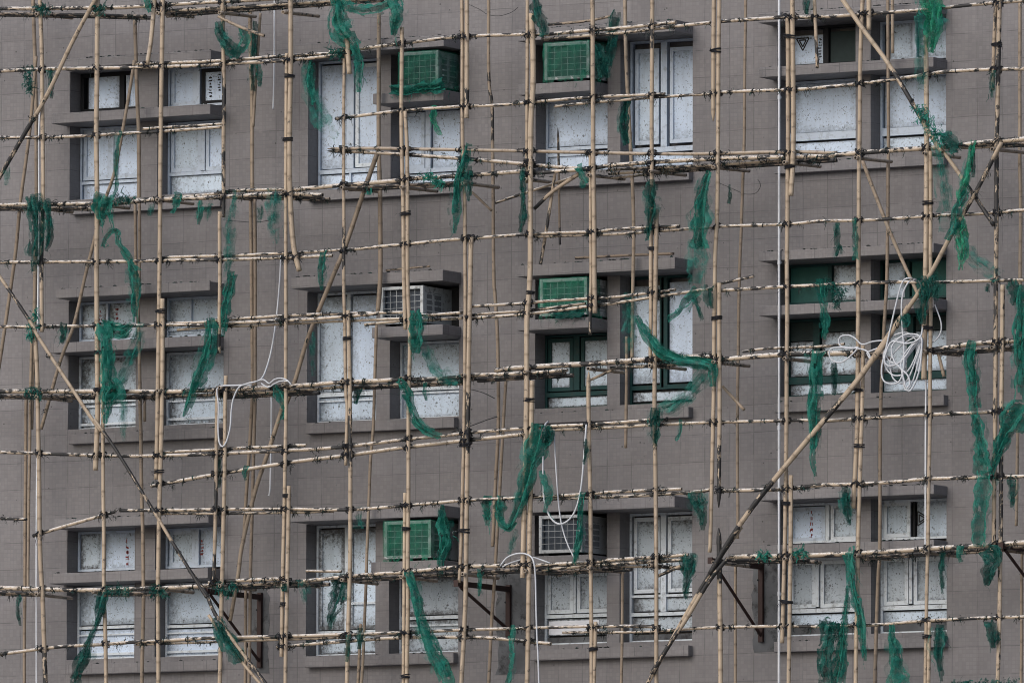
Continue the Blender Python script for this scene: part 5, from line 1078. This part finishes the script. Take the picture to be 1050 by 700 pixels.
net('small scrap on the sloping ledger between left and second bays', [(251.5, 477, 7), (251, 484, 5), (250.5, 492, 3)], 'teal')
net('small teal pouch under the ledger at bottom second bay hood', [(369, 519, 6), (369, 531, 6), (369, 542, 11)], 'sheer', -1.1, layers=4)
net('small scrap on the ledger over bottom second bay tall window', [(452, 520, 4), (452, 530, 5)], 'dark')
# bottom row
net('narrow green net rope sweeping from the lower platform to the bottom left edge', [(106, 606, 9), (104, 622, 8), (98, 642, 4), (92, 658, 4), (88, 672, 11), (82, 684, 12), (76, 704, 10)], 'dark', layers=3, shag=1.2)
net('thin teal strip hanging before the leftmost inner poles at the bottom', [(20.5, 609, 4), (20, 625, 4), (19.5, 641, 3)], 'dark', shag=.8)
net('dark green rag on the burnt twin braces at bottom left', [(222, 632, 8), (228, 646, 15), (238, 664, 17), (246, 678, 12)], 'dark', layers=3, shag=1.4)
net('ragged teal fringe before the bottom second bay tall window', [(350, 588, 16), (350, 602, 15), (345, 618, 14), (340, 634, 8), (339, 645, 4)], 'dark', -1.1, layers=3, shag=2)
net('faint teal fringe on the lower platform left of the second bay', [(310, 594, 9), (311, 606, 7), (312, 619, 4)], 'sheer', layers=4, shag=1.6)
net('short teal scrap at lower platform upright left of second bay', [(291, 598, 8), (291, 606, 6)], 'dark')
net('narrow green strip on the lowest ledger at second bay upright', [(357, 650, 5), (357, 664, 5), (356, 678, 3)], 'dark')
net('second narrow green strip on the lowest ledger by inner pole', [(370, 643, 7), (369, 654, 6), (369, 665, 4)], 'dark')
net('long broad green net falling to the bottom edge before second bay', [(418, 586, 9), (424, 605, 10), (431, 635, 12), (441, 662, 14), (450, 682, 17), (461, 704, 20)], 'teal', layers=4, shag=.7)
net('long narrow teal strip at the bottom edge left of third bay', [(527, 640, 7), (525, 655, 7), (524, 675, 6), (522, 704, 6)], 'teal', shag=.8)
net('thin teal scrap by the steel bracket left of third bay', [(493, 583, 5), (493, 597, 4), (492, 611, 3)], 'teal')
net('ragged dark net on the lower platform right of bottom third bay', [(704, 567, 14), (706, 580, 13), (704, 595, 7), (702, 614, 3)], 'dark', layers=3, shag=1.6)
net('green net hanging before the bottom right bay first window', [(871, 560, 9), (872, 580, 10), (875, 604, 9), (882, 630, 8), (885, 655, 7), (886, 677, 4)], 'teal', layers=3, shag=1.1)
net('thin teal limb splitting left from the bottom right bay net', [(870, 600, 4), (868, 620, 4), (866, 645, 6), (863, 670, 11), (858, 704, 14)], 'teal', layers=3, shag=.9)
net('dense dark teal rag at bottom edge before right bay', [(853, 637, 18), (850, 655, 14), (847, 675, 15), (849, 704, 14)], 'dark', layers=4, shag=1.5)
clump('matted dark bunch on the lowest ledger before right bay', [(846, 640, 9), (854, 641, 10), (860, 643, 9), (862, 652, 8)], 'dark')
net('spreading teal net at the bottom edge before rightmost windows', [(915, 640, 5), (914, 655, 9), (916, 672, 12), (918, 690, 17), (921, 706, 22)], 'teal', layers=3, shag=.8)
net('thin dark strip on the lower platform before rightmost windows', [(967, 564, 5), (966, 585, 5), (966, 608, 3)], 'dark', -1.1, shag=1.3)
net('dark teal tassel on the lowest ledger right of right bay', [(963, 640, 10), (962, 655, 12), (962, 670, 7), (966, 698, 3)], 'dark', layers=3, shag=1.3)
net('short teal flap on the lower platform near lower right', [(984, 559, 8), (984, 568, 7), (984, 576, 5)], 'teal')
net('dark bunch at the joint under the broad green rag, lower right', [(1012, 562, 16), (1018, 572, 16), (1015, 585, 12), (1012, 600, 5)], 'dark', layers=4, shag=1.6)
net('dark ragged flap on the lowest ledger by charred uprights', [(1014, 636, 11), (1017, 648, 10), (1018, 664, 5)], 'dark', layers=3, shag=1.4)
clump('dark green lumps along the bottom edge at right', [(978, 702, 8), (984, 702, 8), (992, 702, 8), (1000, 702, 8), (1008, 702, 8), (1016, 702, 8), (1024, 702, 8), (1033, 702, 8), (1042, 702, 8)], 'dark')
clump('green scrap lying on the lower platform just left of the drainpipe', [(780, 568, 6), (786, 567.5, 6)], 'teal', -1.2)
clump('green scrap lying on the lower platform before the first right bay window', [(818, 566, 6), (824, 565, 6)], 'teal', -1.2)
clump('dark green tufts on the lower platform before bottom first window', [(112, 604, 9), (121, 604, 9), (130, 606, 8)], 'dark')
clump('dark green tufts on the lower platform at the left bay pillar upright', [(158, 604, 9), (164, 606, 8)], 'dark')
clump('dark burnt bundle on the leftmost joint of the middle platform', [(30, 401, 9), (38, 403, 8)], 'dark')
clump('black tufts on the lower platform between left and second bays', [(225, 603, 8), (232, 606, 9), (238, 600, 7)], 'dark')
clump('dark green tuft on the top edge ledger at the leftmost upright', [(42, 8, 9), (47, 9, 7)], 'dark', -1.25)
clump('dark green tuft on the top edge ledger where the pale brace crosses', [(98, 10, 8), (104, 8, 7)], 'dark', -1.25)

# ------------------------------------------------------------------ overcast daylight
w = bpy.data.worlds.new('World'); scene.world = w; w.use_nodes = True
nt = w.node_tree; bg = nt.nodes['Background']; sky = nt.nodes.new('ShaderNodeTexSky'); sky.sky_type = 'NISHITA'; sky.sun_disc = False
SUN_EL, SUN_AZ = math.radians(34), math.radians(192)        # azimuth from +y, clockwise: in front of the facade, a little left
sky.sun_elevation = SUN_EL; sky.sun_rotation = SUN_AZ; sky.altitude = 0; sky.air_density = 1.0; sky.dust_density = 3.0; sky.ozone_density = 1.0
nt.links.new(sky.outputs[0], bg.inputs[0]); bg.inputs[1].default_value = .14
sd = bpy.data.lights.new('sun', 'SUN'); sd.energy = 1.2; sd.angle = math.radians(50); sd.color = (1, .992, .99)
so = bpy.data.objects.new('sun', sd); COL.objects.link(so)
dv = Vector((math.sin(SUN_AZ)*math.cos(SUN_EL), math.cos(SUN_AZ)*math.cos(SUN_EL), math.sin(SUN_EL)))
so.location = dv*60; so.rotation_euler = dv.to_track_quat('Z', 'Y').to_euler()
vs = scene.view_settings; vs.view_transform = 'Standard'; vs.look = 'None'; vs.exposure = 0.25; vs.gamma = 1.0; vs.use_curve_mapping = False
scene.cycles.filter_width = 1.0; scene.cycles.max_bounces = 6; scene.cycles.transparent_max_bounces = 24; scene.cycles.diffuse_bounces = 4
